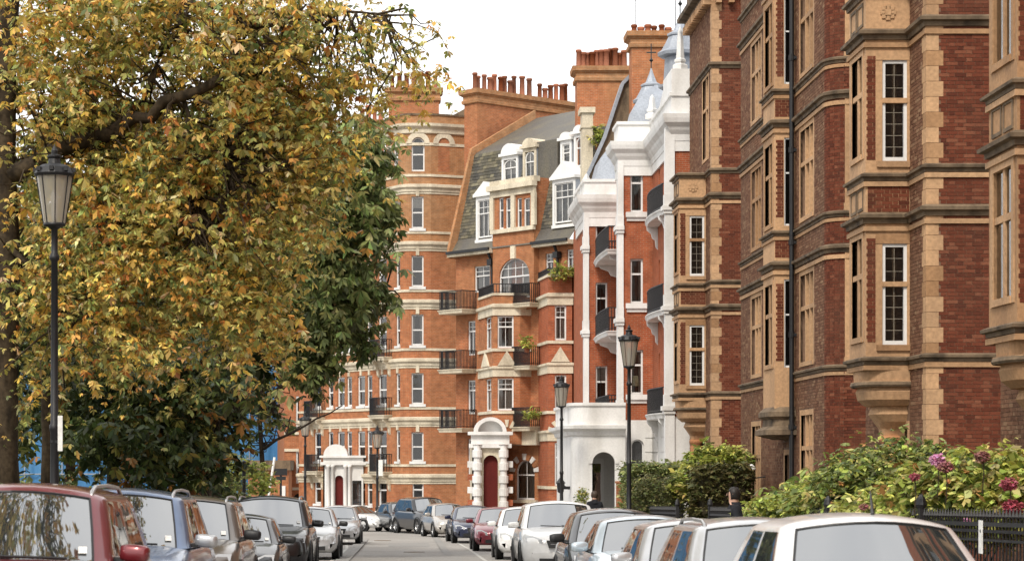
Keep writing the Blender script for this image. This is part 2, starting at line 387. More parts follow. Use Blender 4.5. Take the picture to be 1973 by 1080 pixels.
def interior(root, path, z0, z1, off_=.75):  # dark sheets behind the openings, standing in for the dimness of rooms
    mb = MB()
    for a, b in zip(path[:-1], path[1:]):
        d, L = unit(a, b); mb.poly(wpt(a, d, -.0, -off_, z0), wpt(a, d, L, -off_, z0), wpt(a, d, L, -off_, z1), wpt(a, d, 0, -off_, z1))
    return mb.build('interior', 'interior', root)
CACHE = {}
def cached(key, fn):
    if key not in CACHE: CACHE[key] = fn()
    return CACHE[key]
def place(name, mesh, parent, loc=None, rz=0):
    o = bpy.data.objects.new(name, mesh); link(o, parent)
    if loc is not None: o.location = Vector(loc)-ORG[parent.name]
    o.rotation_euler = (0, 0, rz); return o
def window(root, p0, d, u0, u1, z0, z1, cols=(1, 1), rows=(1, 1), split=.5, setback=.15, ft=.07, fm='window_paint', dress=None, rise=0, lead=False, glass='glass'):
    w, h = round(u1-u0, 3), round(z1-z0, 3)
    key = ('f', w, h, cols, rows, split, ft, fm, rise)
    hs = h*split if split else h
    def frame():
        mb = MB(); t = ft
        mb.box(0, t, -.06, .02, 0, h-rise); mb.box(w-t, w, -.06, .02, 0, h-rise); mb.box(t, w-t, -.06, .03, 0, t*1.3)
        if not rise: mb.box(t, w-t, -.06, .02, h-t, h)
        else:
            A = arc_pts(0, w, h-rise, rise); B = arc_pts(t, w-t, h-rise, rise-t)
            for i in range(len(A)-1):
                a, b, c, e = A[i], A[i+1], B[i+1], B[i]
                mb.add([(a[0], .02, a[1]), (b[0], .02, b[1]), (c[0], .02, c[1]), (e[0], .02, e[1]), (e[0], -.06, e[1]), (c[0], -.06, c[1])], [(0, 1, 2, 3), (3, 2, 5, 4)])
        if split: mb.box(t, w-t, -.05, .025, hs-t*.5, hs+t*.5)
        b = .011 if w < .9 else .014
        for (za, zb, c, r, y0) in ((t, hs, cols[0], rows[0], -.035), (hs, h-t, cols[1], rows[1], -.015)) if split else ((t, h-t, cols[0], rows[0], -.02),):
            for i in range(1, c): x = t+(w-2*t)*i/c; mb.box(x-b, x+b, y0-.02, y0+.02, za, zb-(rise*.25 if rise and c != 2*i else 0)*(zb > hs))
            for j in range(1, r): z = za+(zb-za)*j/r; mb.box(t, w-t, y0-.018, y0+.022, z-b, z+b)
        return mb.mesh('window', fm)
    loc = wpt(p0, d, u0, -setback, z0); rz = math.atan2(d[1], d[0])
    o = place('window', cached(key, frame), root, loc, rz)
    def pane(za, zb, y, arch=0):
        mb = MB(); t = ft*.8
        if arch: pts = [(t, y, za), (w-t, y, za)]+[(x, y, z) for x, z in reversed(arc_pts(t, w-t, zb-arch, arch-t))]; mb.poly(*pts[::-1])
        else: mb.poly((t, y, zb), (w-t, y, zb), (w-t, y, za), (t, y, za))
        return mb.mesh('pane', glass)
    parts = [(ft, hs, -.035, 0), (hs, h-ft*.5, -.015, rise)] if split else [(ft, h-ft*.5, -.02, rise)]
    for pr in parts: place('pane', cached(('p', w, h, pr, glass), lambda: pane(*pr)), o)
    if lead:
        def lead_():
            mb = MB(); t = ft
            for (za, zb, y, _) in parts:
                nx = max(2, int((w-2*t)/.15)); nz_ = max(2, int((zb-za)/.22))
                for i in range(1, nx): x = t+(w-2*t)*i/nx; mb.box(x-.005, x+.005, y-.004, y+.008, za, zb)
                for j in range(1, nz_): z = za+(zb-za)*j/nz_; mb.box(t, w-t, y-.004, y+.008, z-.005, z+.005)
            return mb.mesh('leading', 'leading')
        place('leading', cached(('l', w, h, split), lead_), o)
    dress = dress if dress is not None else random.choice(['blind', 'curtain', '', '', 'net'])
    if dress:
        k = random.choice([.35, .5, .62])
        def cur():
            mb = MB(); n = 12
            def fold(xa, xb, za, zb, y=-.16):
                xs = [xa+(xb-xa)*i/n for i in range(n+1)]
                for i in range(n): mb.poly((xs[i], y-.03*(i % 2), za), (xs[i+1], y-.03*((i+1) % 2), za), (xs[i+1], y-.03*((i+1) % 2), zb), (xs[i], y-.03*(i % 2), zb))
            if dress == 'curtain': fold(.04, w*.3, .05, h-.05); fold(w*.72, w-.04, .05, h-.05)
            elif dress == 'net': fold(.04, w-.04, .05, h-.08)
            else: mb.poly((.04, -.13, h*(1-k)), (w-.04, -.13, h*(1-k)), (w-.04, -.13, h-.04), (.04, -.13, h-.04))
            return mb.mesh('curtain', 'curtain')
        place('blind' if dress == 'blind' else 'curtain', cached(('c', w, h, dress, k), cur), o)
    return o
def stone_window(root, p0, d, u0, u1, z0, z1, lights=3, rows=2, sm='terracotta', border=.14, glass='glass', proud=.012, rdepth=.2):
    """moulded stone window: border, mullions and transoms with panes set deep behind"""
    w, h = round(u1-u0, 3), round(z1-z0, 3)
    def frame():
        mb = MB(); b = border; m = .055
        mb.box(-b, 0, -.06, proud, -b*.8, h+b); mb.box(w, w+b, -.06, proud, -b*.8, h+b); mb.box(0, w, -.06, proud+.02, -b*.8, 0); mb.box(0, w, -.06, proud-.002, h, h+b)
        for i in range(1, lights): x = w*i/lights; mb.box(x-m, x+m, -max(rdepth, .1), -.015, 0, h)
        for j in range(1, rows): z = h*(.62 if rows == 2 else j/rows); mb.box(0, w, -max(rdepth, .1)-.003, -.012, z-m, z+m)
        return mb.mesh('window', sm)
    o = place('window', cached(('sw', w, h, lights, rows, sm, border, proud), frame), root, wpt(p0, d, u0, 0, z0), math.atan2(d[1], d[0]))
    for i in range(lights):
        for j in range(rows):
            def pane():
                zs = [0, h*.62, h] if rows == 2 else [h*q/rows for q in range(rows+1)]
                return MB().poly((w*i/lights, -rdepth+.02, zs[j+1]), (w*(i+1)/lights, -rdepth+.02, zs[j+1]), (w*(i+1)/lights, -rdepth+.02, zs[j]), (w*i/lights, -rdepth+.02, zs[j])).mesh('pane', glass)
            place('pane', cached(('sp', w, h, lights, rows, i, j), pane), o)
    return o
def course(z, h=.26, o=.15): return [(-.02, z-h*.5), (o*.35, z-h*.46), (o*.42, z-h*.1), (o*.95, z), (o, z+h*.28), (o*.3, z+h*.5), (-.02, z+h*.52)]
def flatband(z0, z1, o=.03): return [(-.02, z0), (o, z0), (o, z1), (-.02, z1)]
def bricks(root, rects, mat_, singles=0, pick=None, proud=.010):
    """real bricks in Flemish bond on wall rectangles; the first `singles` accepted by pick() become objects of their own"""
    mb = MB(); H, J = .065, .010; n_single = 0
    mesh_s = cached(('brick', .215, mat_), lambda: MB().box(0, .215, -.02, proud, 0, H).mesh('brick', mat_))
    mesh_h = cached(('brick', .1025, mat_), lambda: MB().box(0, .1025, -.02, proud, 0, H).mesh('brick', mat_))
    F = [(0, 1, 2, 3), (0, 1, 5, 4), (1, 2, 6, 5), (2, 3, 7, 6), (3, 0, 4, 7)]
    for (p0, d, u0, u1, z0, z1, ops) in rects:
        row = int(z0/.075)
        while row*.075+H <= z1:
            z = row*.075
            if z < z0: row += 1; continue
            u = u0-(row % 2)*.165-.0; k = 0
            while u < u1:
                bl = .215 if k % 2 == 0 else .1025
                a, b = max(u, u0+.003), min(u+bl, u1-.003)
                for o in ops:
                    if o[2]-.02 < z+H/2 < o[3]+.02 and b > o[0] and a < o[1]:
                        if a < o[0]: b = min(b, o[0])
                        elif b > o[1]: a = max(a, o[1])
                        else: b = a
                if b-a > .03:
                    full = abs(b-a-bl) < 1e-6
                    if n_single < singles and full and pick(wpt(p0, d, a, 0, z)):
                        place('brick', mesh_s if k % 2 == 0 else mesh_h, root, wpt(p0, d, a, 0, z), math.atan2(d[1], d[0])); n_single += 1
                    else:
                        q = proud+random.uniform(-.003, .003)
                        mb.add([wpt(p0, d, x, q, zz) for x, zz in ((a, z), (b, z), (b, z+H), (a, z+H))]+[wpt(p0, d, x, -.004, zz) for x, zz in ((a, z), (b, z), (b, z+H), (a, z+H))], F)
                u += bl+J; k += 1
            row += 1
    return tag(mb.build('brickwork', mat_, root), kind='stuff')
def quoins(root, corner, z0, z1, la=.32, lb=.26, m='terracotta', step=.30):
    """alternating corner blocks: arms run +x along the return wall and +y along the front"""
    for k in range(int((z1-z0)/step)):
        a, b = (la, lb) if k % 2 else (la*.72, lb*1.3)
        mesh = cached(('q', a, b, step, m, k % 3), lambda: MB().box(-.016, a, -.016, b, 0, step-.008).mesh('quoin', m))
        place('quoin', mesh, root, (corner[0], corner[1], z0+k*step))
def railing_mesh(mb, path, z, h=.95, gap=.12, r=.010):
    for a, b in zip(path[:-1], path[1:]):
        d, L = unit(a, b)
        mb.obox(a, d, 0, L, -.025, .025, z+h-.04, z+h); mb.obox(a, d, 0, L, -.015, .015, z+.08, z+.11)
        n = max(2, int(L/gap))
        for i in range(n+1): mb.obox(a, d, L*i/n-r, L*i/n+r, -r, r, z, z+h-.02)
def pots(root, spots, z, tall=(.7, 1.0)):
    for (x, y) in spots:
        h = round(random.uniform(*tall), 1); r = random.choice([.13, .15])
        mesh = cached(('pot', h, r), lambda: MB().lathe(0, 0, [(r*1.15, 0), (r*1.1, .08), (r*.95, .12), (r*.85, h-.14), (r*1.12, h-.12), (r*1.12, h-.03), (r*.95, h), (r*.7, h), (r*.7, h-.2)], 10).mesh('chimney_pot', 'pot', True))
        place('chimney_pot', mesh, root, (x, y, z))

# ------------------------------------------------------------------ terracotta mansion blocks with oriels (right side, near)
XF = 10.2
def loft_half(mb, cx, cy, rings, n=14, e=3.6):
    vs = []; fs = []
    for (z, a, b) in rings:
        for i in range(n+1):
            t = math.pi*i/n; c, s_ = math.cos(t), math.sin(t)
            vs.append((cx-a*abs(s_)**(2/e), cy+b*math.copysign(abs(c)**(2/e), c), z))
    for k in range(len(rings)-1):
        for i in range(n): fs.append((k*(n+1)+i, k*(n+1)+i+1, (k+1)*(n+1)+i+1, (k+1)*(n+1)+i))
    fs.append(tuple(range(n+1))); mb.add(vs, fs)
def oriel_block(Y0, z0, ztop, label, single=0, pick=None, top_cornice=False):
    zb = gz(Y0)-.4; root = thing('brick_mansion_block', (XF+1.5, Y0+2.8, zb), label, 'building')
    A, B, C_, D_ = (13.5, Y0), (XF, Y0), (XF, Y0+5.6), (13.5, Y0+5.6)
    y1, y2, xo = Y0+1.4, Y0+3.0, 9.3
    zt = z0+7.4
    fops = [(1.6, 2.7, -.1, 2.25), (.8, 2.2, z0+8.0, z0+10.7)]
    mb = MB(); wall(mb, A, B, zb, ztop); wall(mb, B, C_, zb, ztop, fops); wall(mb, C_, D_, zb, ztop); wall(mb, D_, A, zb, ztop)
    mb.poly((*A, ztop), (*B, ztop), (*C_, ztop), (*D_, ztop)); mb.build('wall', 'mortar', root)
    # oriel: its own terracotta shell
    near = [(.06, .56, z0+.32, z0+2.36), (.06, .56, z0+4.02, z0+6.06)]
    strt = [(.28, 1.32, z0+.5, z0+2.5), (.28, 1.32, z0+4.2, z0+6.2)]
    o1, o2, o3, o4 = (XF, y1), (xo, y1), (xo, y2), (XF, y2)
    mb = MB(); wall(mb, o1, o2, z0-.05, zt, near, .12); wall(mb, o2, o3, z0-.05, zt, strt, .12); wall(mb, o3, o4, z0-.05, zt)
    mb.poly((*o1, zt-.3), (*o2, zt-.3), (*o3, zt-.3), (*o4, zt-.3)); ori = mb.build('oriel', 'terracotta', root)
    dn, ds = (-1, 0), (0, 1)
    mbc = MB()
    for o in near: mbc.obox(o1, dn, o[0]-.07, o[1]+.14, -.02, .012, o[3], o[3]+.18); mbc.obox(o1, dn, o[0]-.05, o[1]+.12, -.02, .05, o[2]-.12, o[2]); mbc.obox(o1, dn, o[0], o[1], -.09, .016, (o[2]*.4+o[3]*.6)-.05, (o[2]*.4+o[3]*.6)+.05)
    mbc.build('window_surround', 'terracotta', root)
    for i, o in enumerate(near): window(root, o1, dn, *o[:2], o[2], o[3], split=.6, setback=.05, ft=.065, lead=True, dress='')
    for o in strt: stone_window(root, o2, ds, o[0], o[1], o[2], o[3], 2, 2, proud=.02, rdepth=.07)
    for o in fops: stone_window(root, B, ds, o[0], o[1], o[2], o[3], 2, 2)
    interior(root, [A, B, C_], zb, ztop); interior(root, [o1, o2, o3], z0, zt-.35, .30)
    full = [A, B, (XF, y1-.0), o2, o3, (XF, y2), C_]
    cs = MB()
    for z in (z0, z0+2.87, z0+3.7, z0+6.57): cs.sweep(full, course(z, .17 if z in (z0, z0+3.7) else .23, .12 if z in (z0, z0+3.7) else .16))
    cs.sweep([o1, o2, o3, o4], course(zt+.02, .2, .14)); cs.sweep([A, B, C_], course(z0+10.9, .22, .14)); cs.sweep([A, B, C_], course(z0+7.4, .2, .12))
    cs.build('string_course', 'soot_stone', root)
    lip = MB()                                              # paler lower lip of each moulding
    for z in (z0-.14, z0+2.66, z0+3.56, z0+6.36): lip.sweep(full, flatband(z-.05, z+.045, .05))
    lip.build('moulding', 'terracotta', root)
    # carved panels on the parapet and between storeys
    pn = MB()
    for zz in (z0+3.05, z0+6.78):
        for q in range(2):
            for (a, b) in ((.2+q*.65, .75+q*.65),): pn.obox(o2, ds, a, b, -.02, .02, zz, zz+.06); pn.obox(o2, ds, a, a+.05, -.02, .02, zz+.06, zz+.42); pn.obox(o2, ds, b-.05, b, -.02, .02, zz+.06, zz+.42); pn.obox(o2, ds, a, b, -.02, .02, zz+.42, zz+.48)
    pn.build('carved_panel', 'soot_stone', root)
    rs = MB()
    for zz in (z0+7.02,):                                   # round carved boss on the near face of the parapet
        for i in range(8):
            a = i*math.pi/4; cx, cz = .45+.11*math.cos(a), zz+.11*math.sin(a); rs.obox(o1, dn, cx-.045, cx+.045, -.01, .03, cz-.045, cz+.045)
        rs.obox(o1, dn, .39, .51, -.01, .045, zz-.06, zz+.06)
    rs.build('carved_boss', 'terracotta', root)
    cb = MB(); ym = (y1+y2)/2; q = z0-.12
    loft_half(cb, XF+.02, ym, [(q, .95, .86), (q-.28, .93, .84), (q-.29, .99, .9), (q-.37, .99, .9), (q-.40, .86, .78), (q-.5, .9, .82), (q-.66, .86, .78), (q-.78, .72, .66), (q-.79, .6, .54), (q-.95, .66, .58), (q-1.1, .55, .48), (q-1.25, .46, .3), (q-1.42, .44, .22)])
    cb.build('corbel', 'terracotta', root)
    cb = MB(); loft_half(cb, XF+.02, ym, [(q-.285, .985, .895), (q-.36, 1.01, .915), (q-.40, .98, .89)]); cb.build('moulding', 'soot_stone', root)
    cl = MB(); cx = XF-.24
    cl.lathe(cx, ym-.1, [(.20, q-1.38), (.24, q-1.42), (.24, q-1.5), (.17, q-1.55), (.21, q-1.62), (.19, q-1.85), (.22, q-1.88), (.22, q-1.93), (.165, q-1.96), (.175, zb+.9), (.25, zb+.8), (.25, zb)], 16)
    cl.build('column', 'terracotta_red', root, True)
    # brickwork
    rects = [(A, dn, .0, 3.3-.235, zb, ztop, ()), (B, ds, .29, 5.6, zb, ztop, [(o[0]-.14, o[1]+.14, o[2]-.14, o[3]+.14) for o in fops]+[(1.4, 3.0, z0-1.6, zt)])]
    for z in (z0+.34, z0+4.04): rects.append((o1, dn, .70, .885, z, z+2.15, ()))
    for z in (z0+3.0, ): rects.append((o1, dn, .02, .86, z, z+.55, ()))
    bricks(root, rects[:1]+rects[2:], 'brick_unit', single, pick); bricks(root, rects[1:2], 'brick_unit_glancing')
    quoins(root, B, zb, ztop-.2)
    if top_cornice:
        tc_ = MB(); tc_.sweep([A, B, C_, D_], course(ztop-.1, .5, .42)); tc_.sweep([A, B, C_, D_], [(0, ztop), (.1, ztop), (.1, ztop+.7), (0, ztop+.7), (-.2, ztop+.7), (-.2, ztop)]); tc_.build('cornice', 'soot_stone', root)
        for k in range(15):
            place('dentil', cached('dent', lambda: MB().box(-.16, .16, -.09, .09, 0, .26).mesh('dentil', 'terracotta')), root, (XF-.12, Y0+.15+k*.37, ztop-.64))
        for k in range(6):
            place('dentil', CACHE['dent'], root, (XF+.2+k*.42, Y0-.12, ztop-.64), math.pi/2)
    return root
oriel_block(42.6, 3.6, 17.0, 'dark red brick block with orange quoins and an oriel on a bulging corbel', 300, lambda p: p[0] < 11.75 and 7.5 < p[2] < 9.9 or p[0] < 11.6 and 4.6 < p[2] < 5.6)
oriel_block(31.7, 3.6, 17.0, 'brick and terracotta block cut off by the right edge of the picture')
oriel_block(72.4, 3.83, 17.4, 'narrow brick block with terracotta oriel and dentilled cornice beside the white balconies', top_cornice=True)

# the flat-fronted block between: three-light windows, slim oriel, downpipe
def flat_block():
    Y0, Y1, z0, ztop = 52.4, 66.1, 3.83, 17.5; zb = gz(60)-.6
    root = thing('brick_mansion_block', (XF+1.5, 59, zb), 'broad dark brick block with three-light terracotta windows and a black downpipe', 'building')
    arc = [(XF+.55-.55*math.sin(a), Y0+.55-.55*math.cos(a)) for a in (R(15), R(30), R(45), R(60), R(75))]
    A, B, C_, D_ = (13.5, Y0), (XF+.55, Y0), (XF, Y0+.55), (XF, Y1)
    path = [A, B]+arc+[C_, D_, (13.5, Y1)]
    u_ = lambda y: y-C_[1]
    lev = [0, 3.7, 7.4]
    ret = [(1.75, 2.72, z0+k+.35, z0+k+2.45) for k in lev]                # window facing the camera on the return
    fr = [(u_(a), u_(b), z0+k+.28, z0+k+2.5) for k in lev for (a, b) in ((54.4, 56.2), (62.4, 64.1))]
    fr += [(u_(54.5), u_(56.1), .55, 2.75), (u_(62.5), u_(64.0), .3, 2.6), (u_(57.3), u_(58.5), -1.0, 1.75)]
    fr += [(u_(a), u_(b), z0+11.4, z0+13.2) for (a, b) in ((54.4, 56.2), (62.4, 64.1))]
    mb = MB()
    for i in range(len(path)-1): wall(mb, path[i], path[i+1], zb, ztop, ret if i == 0 else fr if path[i] == C_ else ())
    mb.poly(*[(*p, ztop) for p in path]); mb.build('wall', 'mortar', root)
    interior(root, [A, B], zb, ztop); interior(root, [C_, D_], zb, ztop)
    # slim oriel
    xo, ya, yb_ = 9.67, 57.0, 58.8; o1, o2, o3, o4 = (XF, ya), (xo, ya), (xo, yb_), (XF, yb_); zo = 2.95
    n_ = [(.06, .28, z0+k+.2, z0+k+2.5) for k in lev]; s_ = [(.3, 1.5, z0+k+.3, z0+k+2.4) for k in lev]
    mb = MB(); wall(mb, o1, o2, zo, z0+10.6, n_, .1); wall(mb, o2, o3, zo, z0+10.6, s_, .1); wall(mb, o3, o4, zo, z0+10.6)
    mb.poly((*o1, z0+10.5), (*o2, z0+10.5), (*o3, z0+10.5), (*o4, z0+10.5)); mb.build('oriel', 'terracotta', root)
    interior(root, [o1, o2, o3], zo, z0+10.4, .28)
    for o in n_: window(root, o1, (-1, 0), *o[:4], split=.6, setback=.05, ft=.04, lead=False, dress='')
    for o in s_: stone_window(root, o2, (0, 1), *o[:4], 2, 2, proud=.02, rdepth=.065)
    for o in fr: stone_window(root, C_, (0, 1), *o[:4], 3 if o[2] > 0 else 2, 2)
    sr = MB()
    for o in ret:
        window(root, A, (-1, 0), o[0], o[1], o[2], o[3], split=.6, setback=.1, ft=.07, lead=True, dress='')
        for (a, b, c, e) in ((o[0]-.2, o[0], o[2]-.1, o[3]+.1), (o[1], o[1]+.2, o[2]-.1, o[3]+.1)): sr.obox(A, (-1, 0), a, b, -.1, .014, c, e)
        sr.obox(A, (-1, 0), o[0]-.2, o[1]+.2, -.1, .014, o[3]+.1, o[3]+.42); sr.obox(A, (-1, 0), o[0]-.22, o[1]+.22, -.1, .05, o[2]-.28, o[2]-.1); sr.obox(A, (-1, 0), o[0], o[1], -.12, .012, o[2]+1.2, o[2]+1.3)
    sr.build('window_surround', 'terracotta', root)
    full = [A, B]+arc+[C_, (XF, ya), o2, o3, (XF, yb_), D_]
    cs = MB(); noor = [A, B]+arc+[C_, D_]
    for k in lev:
        cs.sweep(full if k else noor, course(z0+k, .16, .11)); cs.sweep(full, course(z0+k+2.87, .22, .15))
    cs.sweep(full, course(z0+11.1, .2, .12)); cs.sweep([o1, o2, o3, o4], course(z0+10.62, .3, .2)); cs.sweep(noor, course(z0+13.8, .3, .2))
    cs.build('string_course', 'soot_stone', root)
    lip = MB()
    for k in lev: lip.sweep(full if k else noor, flatband(z0+k-.18, z0+k-.1, .04)); lip.sweep(full, flatband(z0+k+2.62, z0+k+2.72, .05))
    lip.build('moulding', 'terracotta', root)
    cb = MB(); loft_half(cb, XF+.01, 57.9, [(zo+.05, .58, .95), (zo-.08, .72, 1.1), (zo-.2, .72, 1.1), (zo-.28, .6, 1.0), (zo-.45, .62, 1.02), (zo-.55, .8, 1.2), (zo-.68, .8, 1.2), (zo-.8, .35, .8)], e=5); cb.build('corbel', 'soot_stone', root)
    dr = MB(); dr.obox(C_, (0, 1), u_(57.35), u_(58.45), -.2, -.12, -1.0, .95); d_ = dr.build('door', 'dark_red_paint', root)
    dp = MB(); dp.tube([(XF-.13, 56.75, zb), (XF-.13, 56.75, ztop)], .062, 10)
    for z in (0, 2.4, 4.8, 7.2, 9.6, 12.0, 14.4): dp.lathe(XF-.13, 56.75, [(.085, z), (.085, z+.14)], 10); dp.box(XF-.1, XF+.02, 56.68, 56.82, z+.03, z+.1)
    dp.box(XF-.3, XF+.02, 56.55, 56.95, 14.4, 14.85); dp.build('downpipe', 'iron', root)
    sl = MB(); sl.tube([(XF, 61.6, 1.15), (XF-.35, 61.6, 1.1), (XF-.4, 61.6, 1.3)], .02, 6); sl.build('lamp_bracket', 'iron', root)
    sl = MB(); sl.lathe(XF-.4, 61.6, [(.04, 1.3), (.13, 1.34), (.12, 1.4), (.05, 1.48), (.02, 1.5)], 12); sl.build('lamp_shade', 'white_paint', root, True)
    ops = [(o[0]-.14, o[1]+.14, o[2]-.14, o[3]+.14) for o in fr]
    rr = [(A, (-1, 0), 0, 2.95, zb, ztop, [(o[0]-.2, o[1]+.2, o[2]-.28, o[3]+.42) for o in ret])]
    for a, b in zip(path[1:8], path[2:8]): dd, L = unit(a, b); rr.append((a, dd, 0, L, zb, ztop, ()))
    bricks(root, rr, 'brick_unit', 160, lambda p: -0.5 < p[2] < 3.4 and p[0] < 11.3)
    bricks(root, [(C_, (0, 1), 0, Y1-C_[1], zb, ztop, ops+[(u_(57), u_(58.8), zo-.8, z0+10.6)])], 'brick_unit_glancing')
    bricks(root, [(o1, (-1, 0), .3, .5, z0+k+.35, z0+k+2.45, ()) for k in lev]+[(o1, (-1, 0), .02, .52, z0+k+3.0, z0+k+3.55, ()) for k in lev[:2]], 'brick_unit')
flat_block()

def near_terrace():
    """the same terrace carried on beside and behind the camera: seen only in windscreens and bodywork"""
    zb = -.6; root = thing('brick_terrace', (11, 10, zb), 'brick terrace beside the viewer, mirrored in the nearest windscreens', 'building')
    A, B = (XF, -20), (XF, 31.6); d, L = unit(A, B); ops = []
    for k in range(4):
        for q in range(9): ops.append((2+q*5.6, 4+q*5.6, .6+3.7*k, 2.9+3.7*k))
    mb = MB(); wall(mb, A, B, zb, 17, ops); wall(mb, (18, -20), A, zb, 17); mb.poly((*A, 17), (*B, 17), (18, 31.6, 17), (18, -20, 17)); mb.build('brick_wall', 'brick_red', root); interior(root, [A, B], zb, 17)
    for o in ops: stone_window(root, A, d, *o, 3, 2)
    cs = MB()
    for z in (3.6, 6.5, 7.3, 10.2, 11, 14.4): cs.sweep([A, B], course(z))
    cs.build('string_course', 'soot_stone', root)
near_terrace()
# ------------------------------------------------------------------ red and white house with bowed balconies
def balcony(root, wall_a, wall_b, out, z, bow=.25, slab='white_paint', rail_h=.95, brackets=True, thick=.2, rail_gap=.11):
    """slab bowed outward between two wall points, iron railing on it, scroll brackets below"""
    d, L = unit(wall_a, wall_b); n = 9
    ed = [wpt(wall_a, d, L*i/n, out*(1-bow)+out*bow*math.sin(math.pi*i/n), 0)[:2] for i in range(n+1)]
    path = [tuple(wall_a)]+[tuple(p) for p in ed]+[tuple(wall_b)]
    mb = MB(); mb.sweep(path, [(-.02, z-thick), (.02, z-thick), (.05, z-thick*.5), (.1, z-.03), (.1, z), (-.02, z)])
    mb.poly(*[(*p, z-.001) for p in path]); mb.poly(*[(*p, z-thick+.001) for p in path]); mb.build('balcony_slab', slab, root)
    rl = MB(); railing_mesh(rl, path, z, rail_h, rail_gap, .014); rl.build('railing', 'iron', root)
    if brackets:
        for u in (L*.12, L*.88):
            br = MB(); pr = [(0, 0), (out*.85, 0), (out*.8, -.12), (out*.5, -.25), (out*.42, -.42), (out*.2, -.5), (out*.15, -.75), (0, -.85)]
            vs = [wpt(wall_a, d, u+s_*.09, w, z-thick+q) for s_ in (-1, 1) for (w, q) in pr]; k = len(pr)
            br.add(vs, [tuple(range(k)), tuple(range(2*k-1, k-1, -1))]+[(i, (i+1) % k, k+(i+1) % k, k+i) for i in range(k)]); br.build('bracket', slab, root)
def white_house():
    zb = gz(88)-.5
    root = thing('balconied_house', (10.4, 88, zb), 'red brick house with white pilasters, cornices and black bowed balconies', 'building')
    P = [(12.5, 78.6), (9.7, 78.6), (9.7, 85.3), (8.45, 85.3), (8.45, 87.0), (9.2, 87.0), (9.2, 93), (7.75, 93), (7.75, 96.5), (7.78, 98.5), (8.02, 103.75), (12.5, 103.75)]
    zs = [4.2, 7.76, 11.32]
    def st(i, u0, u1): return [(u0, u1, z, z+1.72) for z in zs]
    ops = {2: [(.38, .88, z, z+1.75) for z in zs], 6: [(.56, 1.06, z-.5, z+1.45) for z in zs], 1: [(1.2, 2.0, z-.8, z+1.5) for z in zs]+[(4.3, 4.7, z, z+1.5) for z in zs]}
    ops5 = {5: [(1.6, 2.6, z-.9, z+1.4) for z in zs]}; ops.update(ops5)
    zc = [13.5]*6+[12.4]*5
    up = MB()
    for i in range(11): wall(up, P[i], P[i+1], 3.2, zc[i], ops.get(i, ()))
    up.build('brick_wall', 'brick_red', root)
    lo = MB(); lops = {2: [(.34, .86, .3, 2.45, .26)], 1: [(.9, 1.8, -1.2, 1.4, .45), (4.2, 4.8, .1, 1.3, .3)]}
    for i in range(11): wall(lo, P[i], P[i+1], zb, 3.2, lops.get(i, ()))
    lo.build('stucco_wall', 'white_paint', root); interior(root, P[:4], zb, 13.3, .6); interior(root, P[5:9], zb, 12.2, .6)
    # rusticated courses as shallow bands
    ru = MB()
    for k in range(8):
        for j in (1, 2, 3):
            d, L = unit(P[j], P[j+1]); z = -1.4+k*.56
            for (a, b) in ([(0, .3), (.9, L)] if j == 2 else [(2.0, 4.0), (5, L)] if j == 1 else [(0, L)]): ru.obox(P[j], d, a, b, -.01, .035, z, z+.5)
    ru.build('rustication', 'white_paint', root)
    for i in ops:
        d, L = unit(P[i], P[i+1])
        for o in ops[i]: window(root, P[i], d, *o[:4], cols=(1, 1), split=.66, setback=.13, ft=.07, dress='curtain' if i == 2 else None)
    for i in lops:
        d, L = unit(P[i], P[i+1])
        for o in lops[i]: window(root, P[i], d, *o[:4], split=0, setback=.15, ft=.06, rise=o[4], dress='')
    sill = MB()
    for i in (2,):
        for o in ops[i]: sill.obox(P[i], (-1, 0), o[0]-.18, o[1]+.18, -.1, .16, o[2]-.2, o[2]); sill.obox(P[i], (-1, 0), o[0]-.14, o[1]+.14, -.1, .08, o[2]-.34, o[2]-.2)
    sill.build('window_sill', 'white_paint', root)
    # full-height pilasters
    for (x0, x1, y0, y1, zt, nm) in [(9.38, 9.72, 78.5, 78.9, 13.6, 'p'), (8.33, 8.55, 85.2, 85.8, 13.5, 'p'), (7.64, 7.85, 92.92, 93.5, 12.4, 'p')]:
        pl = MB(); pl.box(x0, x1, y0, y1, zb, zt)
        for z in (3.3, 6.9, 10.5): pl.box(x0-.06, x1+.02, y0-.06, y1+.06, z, z+.12); pl.box(x0-.11, x1+.02, y0-.11, y1+.11, z+.12, z+.28); pl.box(x0-.03, x1+.01, y0-.03, y1+.03, z+.28, z+.7)
        pl.build('pilaster', 'white_paint', root)
    # cornices and parapets
    co = MB(); big = lambda z: [(-.02, z-.35), (.08, z-.33), (.1, z-.1), (.2, z+.05), (.24, z+.15), (.38, z+.3), (.42, z+.45), (.44, z+.6), (-.02, z+.66)]
    co.sweep(P[0:5], big(13.45)); co.sweep(P[6:10], big(12.3)); co.sweep(P[0:5], flatband(12.75, 13.12, .06)); co.sweep(P[6:10], flatband(11.6, 12.0, .06))
    co.build('cornice', 'white_paint', root)
    pa = MB(); par = lambda z0, z1: [(-.02, z0), (.1, z0), (.1, z1-.15), (.17, z1-.12), (.17, z1), (-.25, z1), (-.25, z0)]
    pa.sweep(P[0:5], par(14.1, 14.85)); pa.sweep(P[6:10], par(12.95, 13.6))
    pa.sweep([(10.6, 78.5), (9.65, 78.5), (9.65, 81)], [(-.05, 14.85), (.05, 14.85), (.05, 15.7), (-.05, 15.7)])
    pa.poly((9.68, 81, 14.85), (9.68, 81, 15.7), (9.68, 83.5, 14.85)); pa.build('parapet', 'white_paint', root)
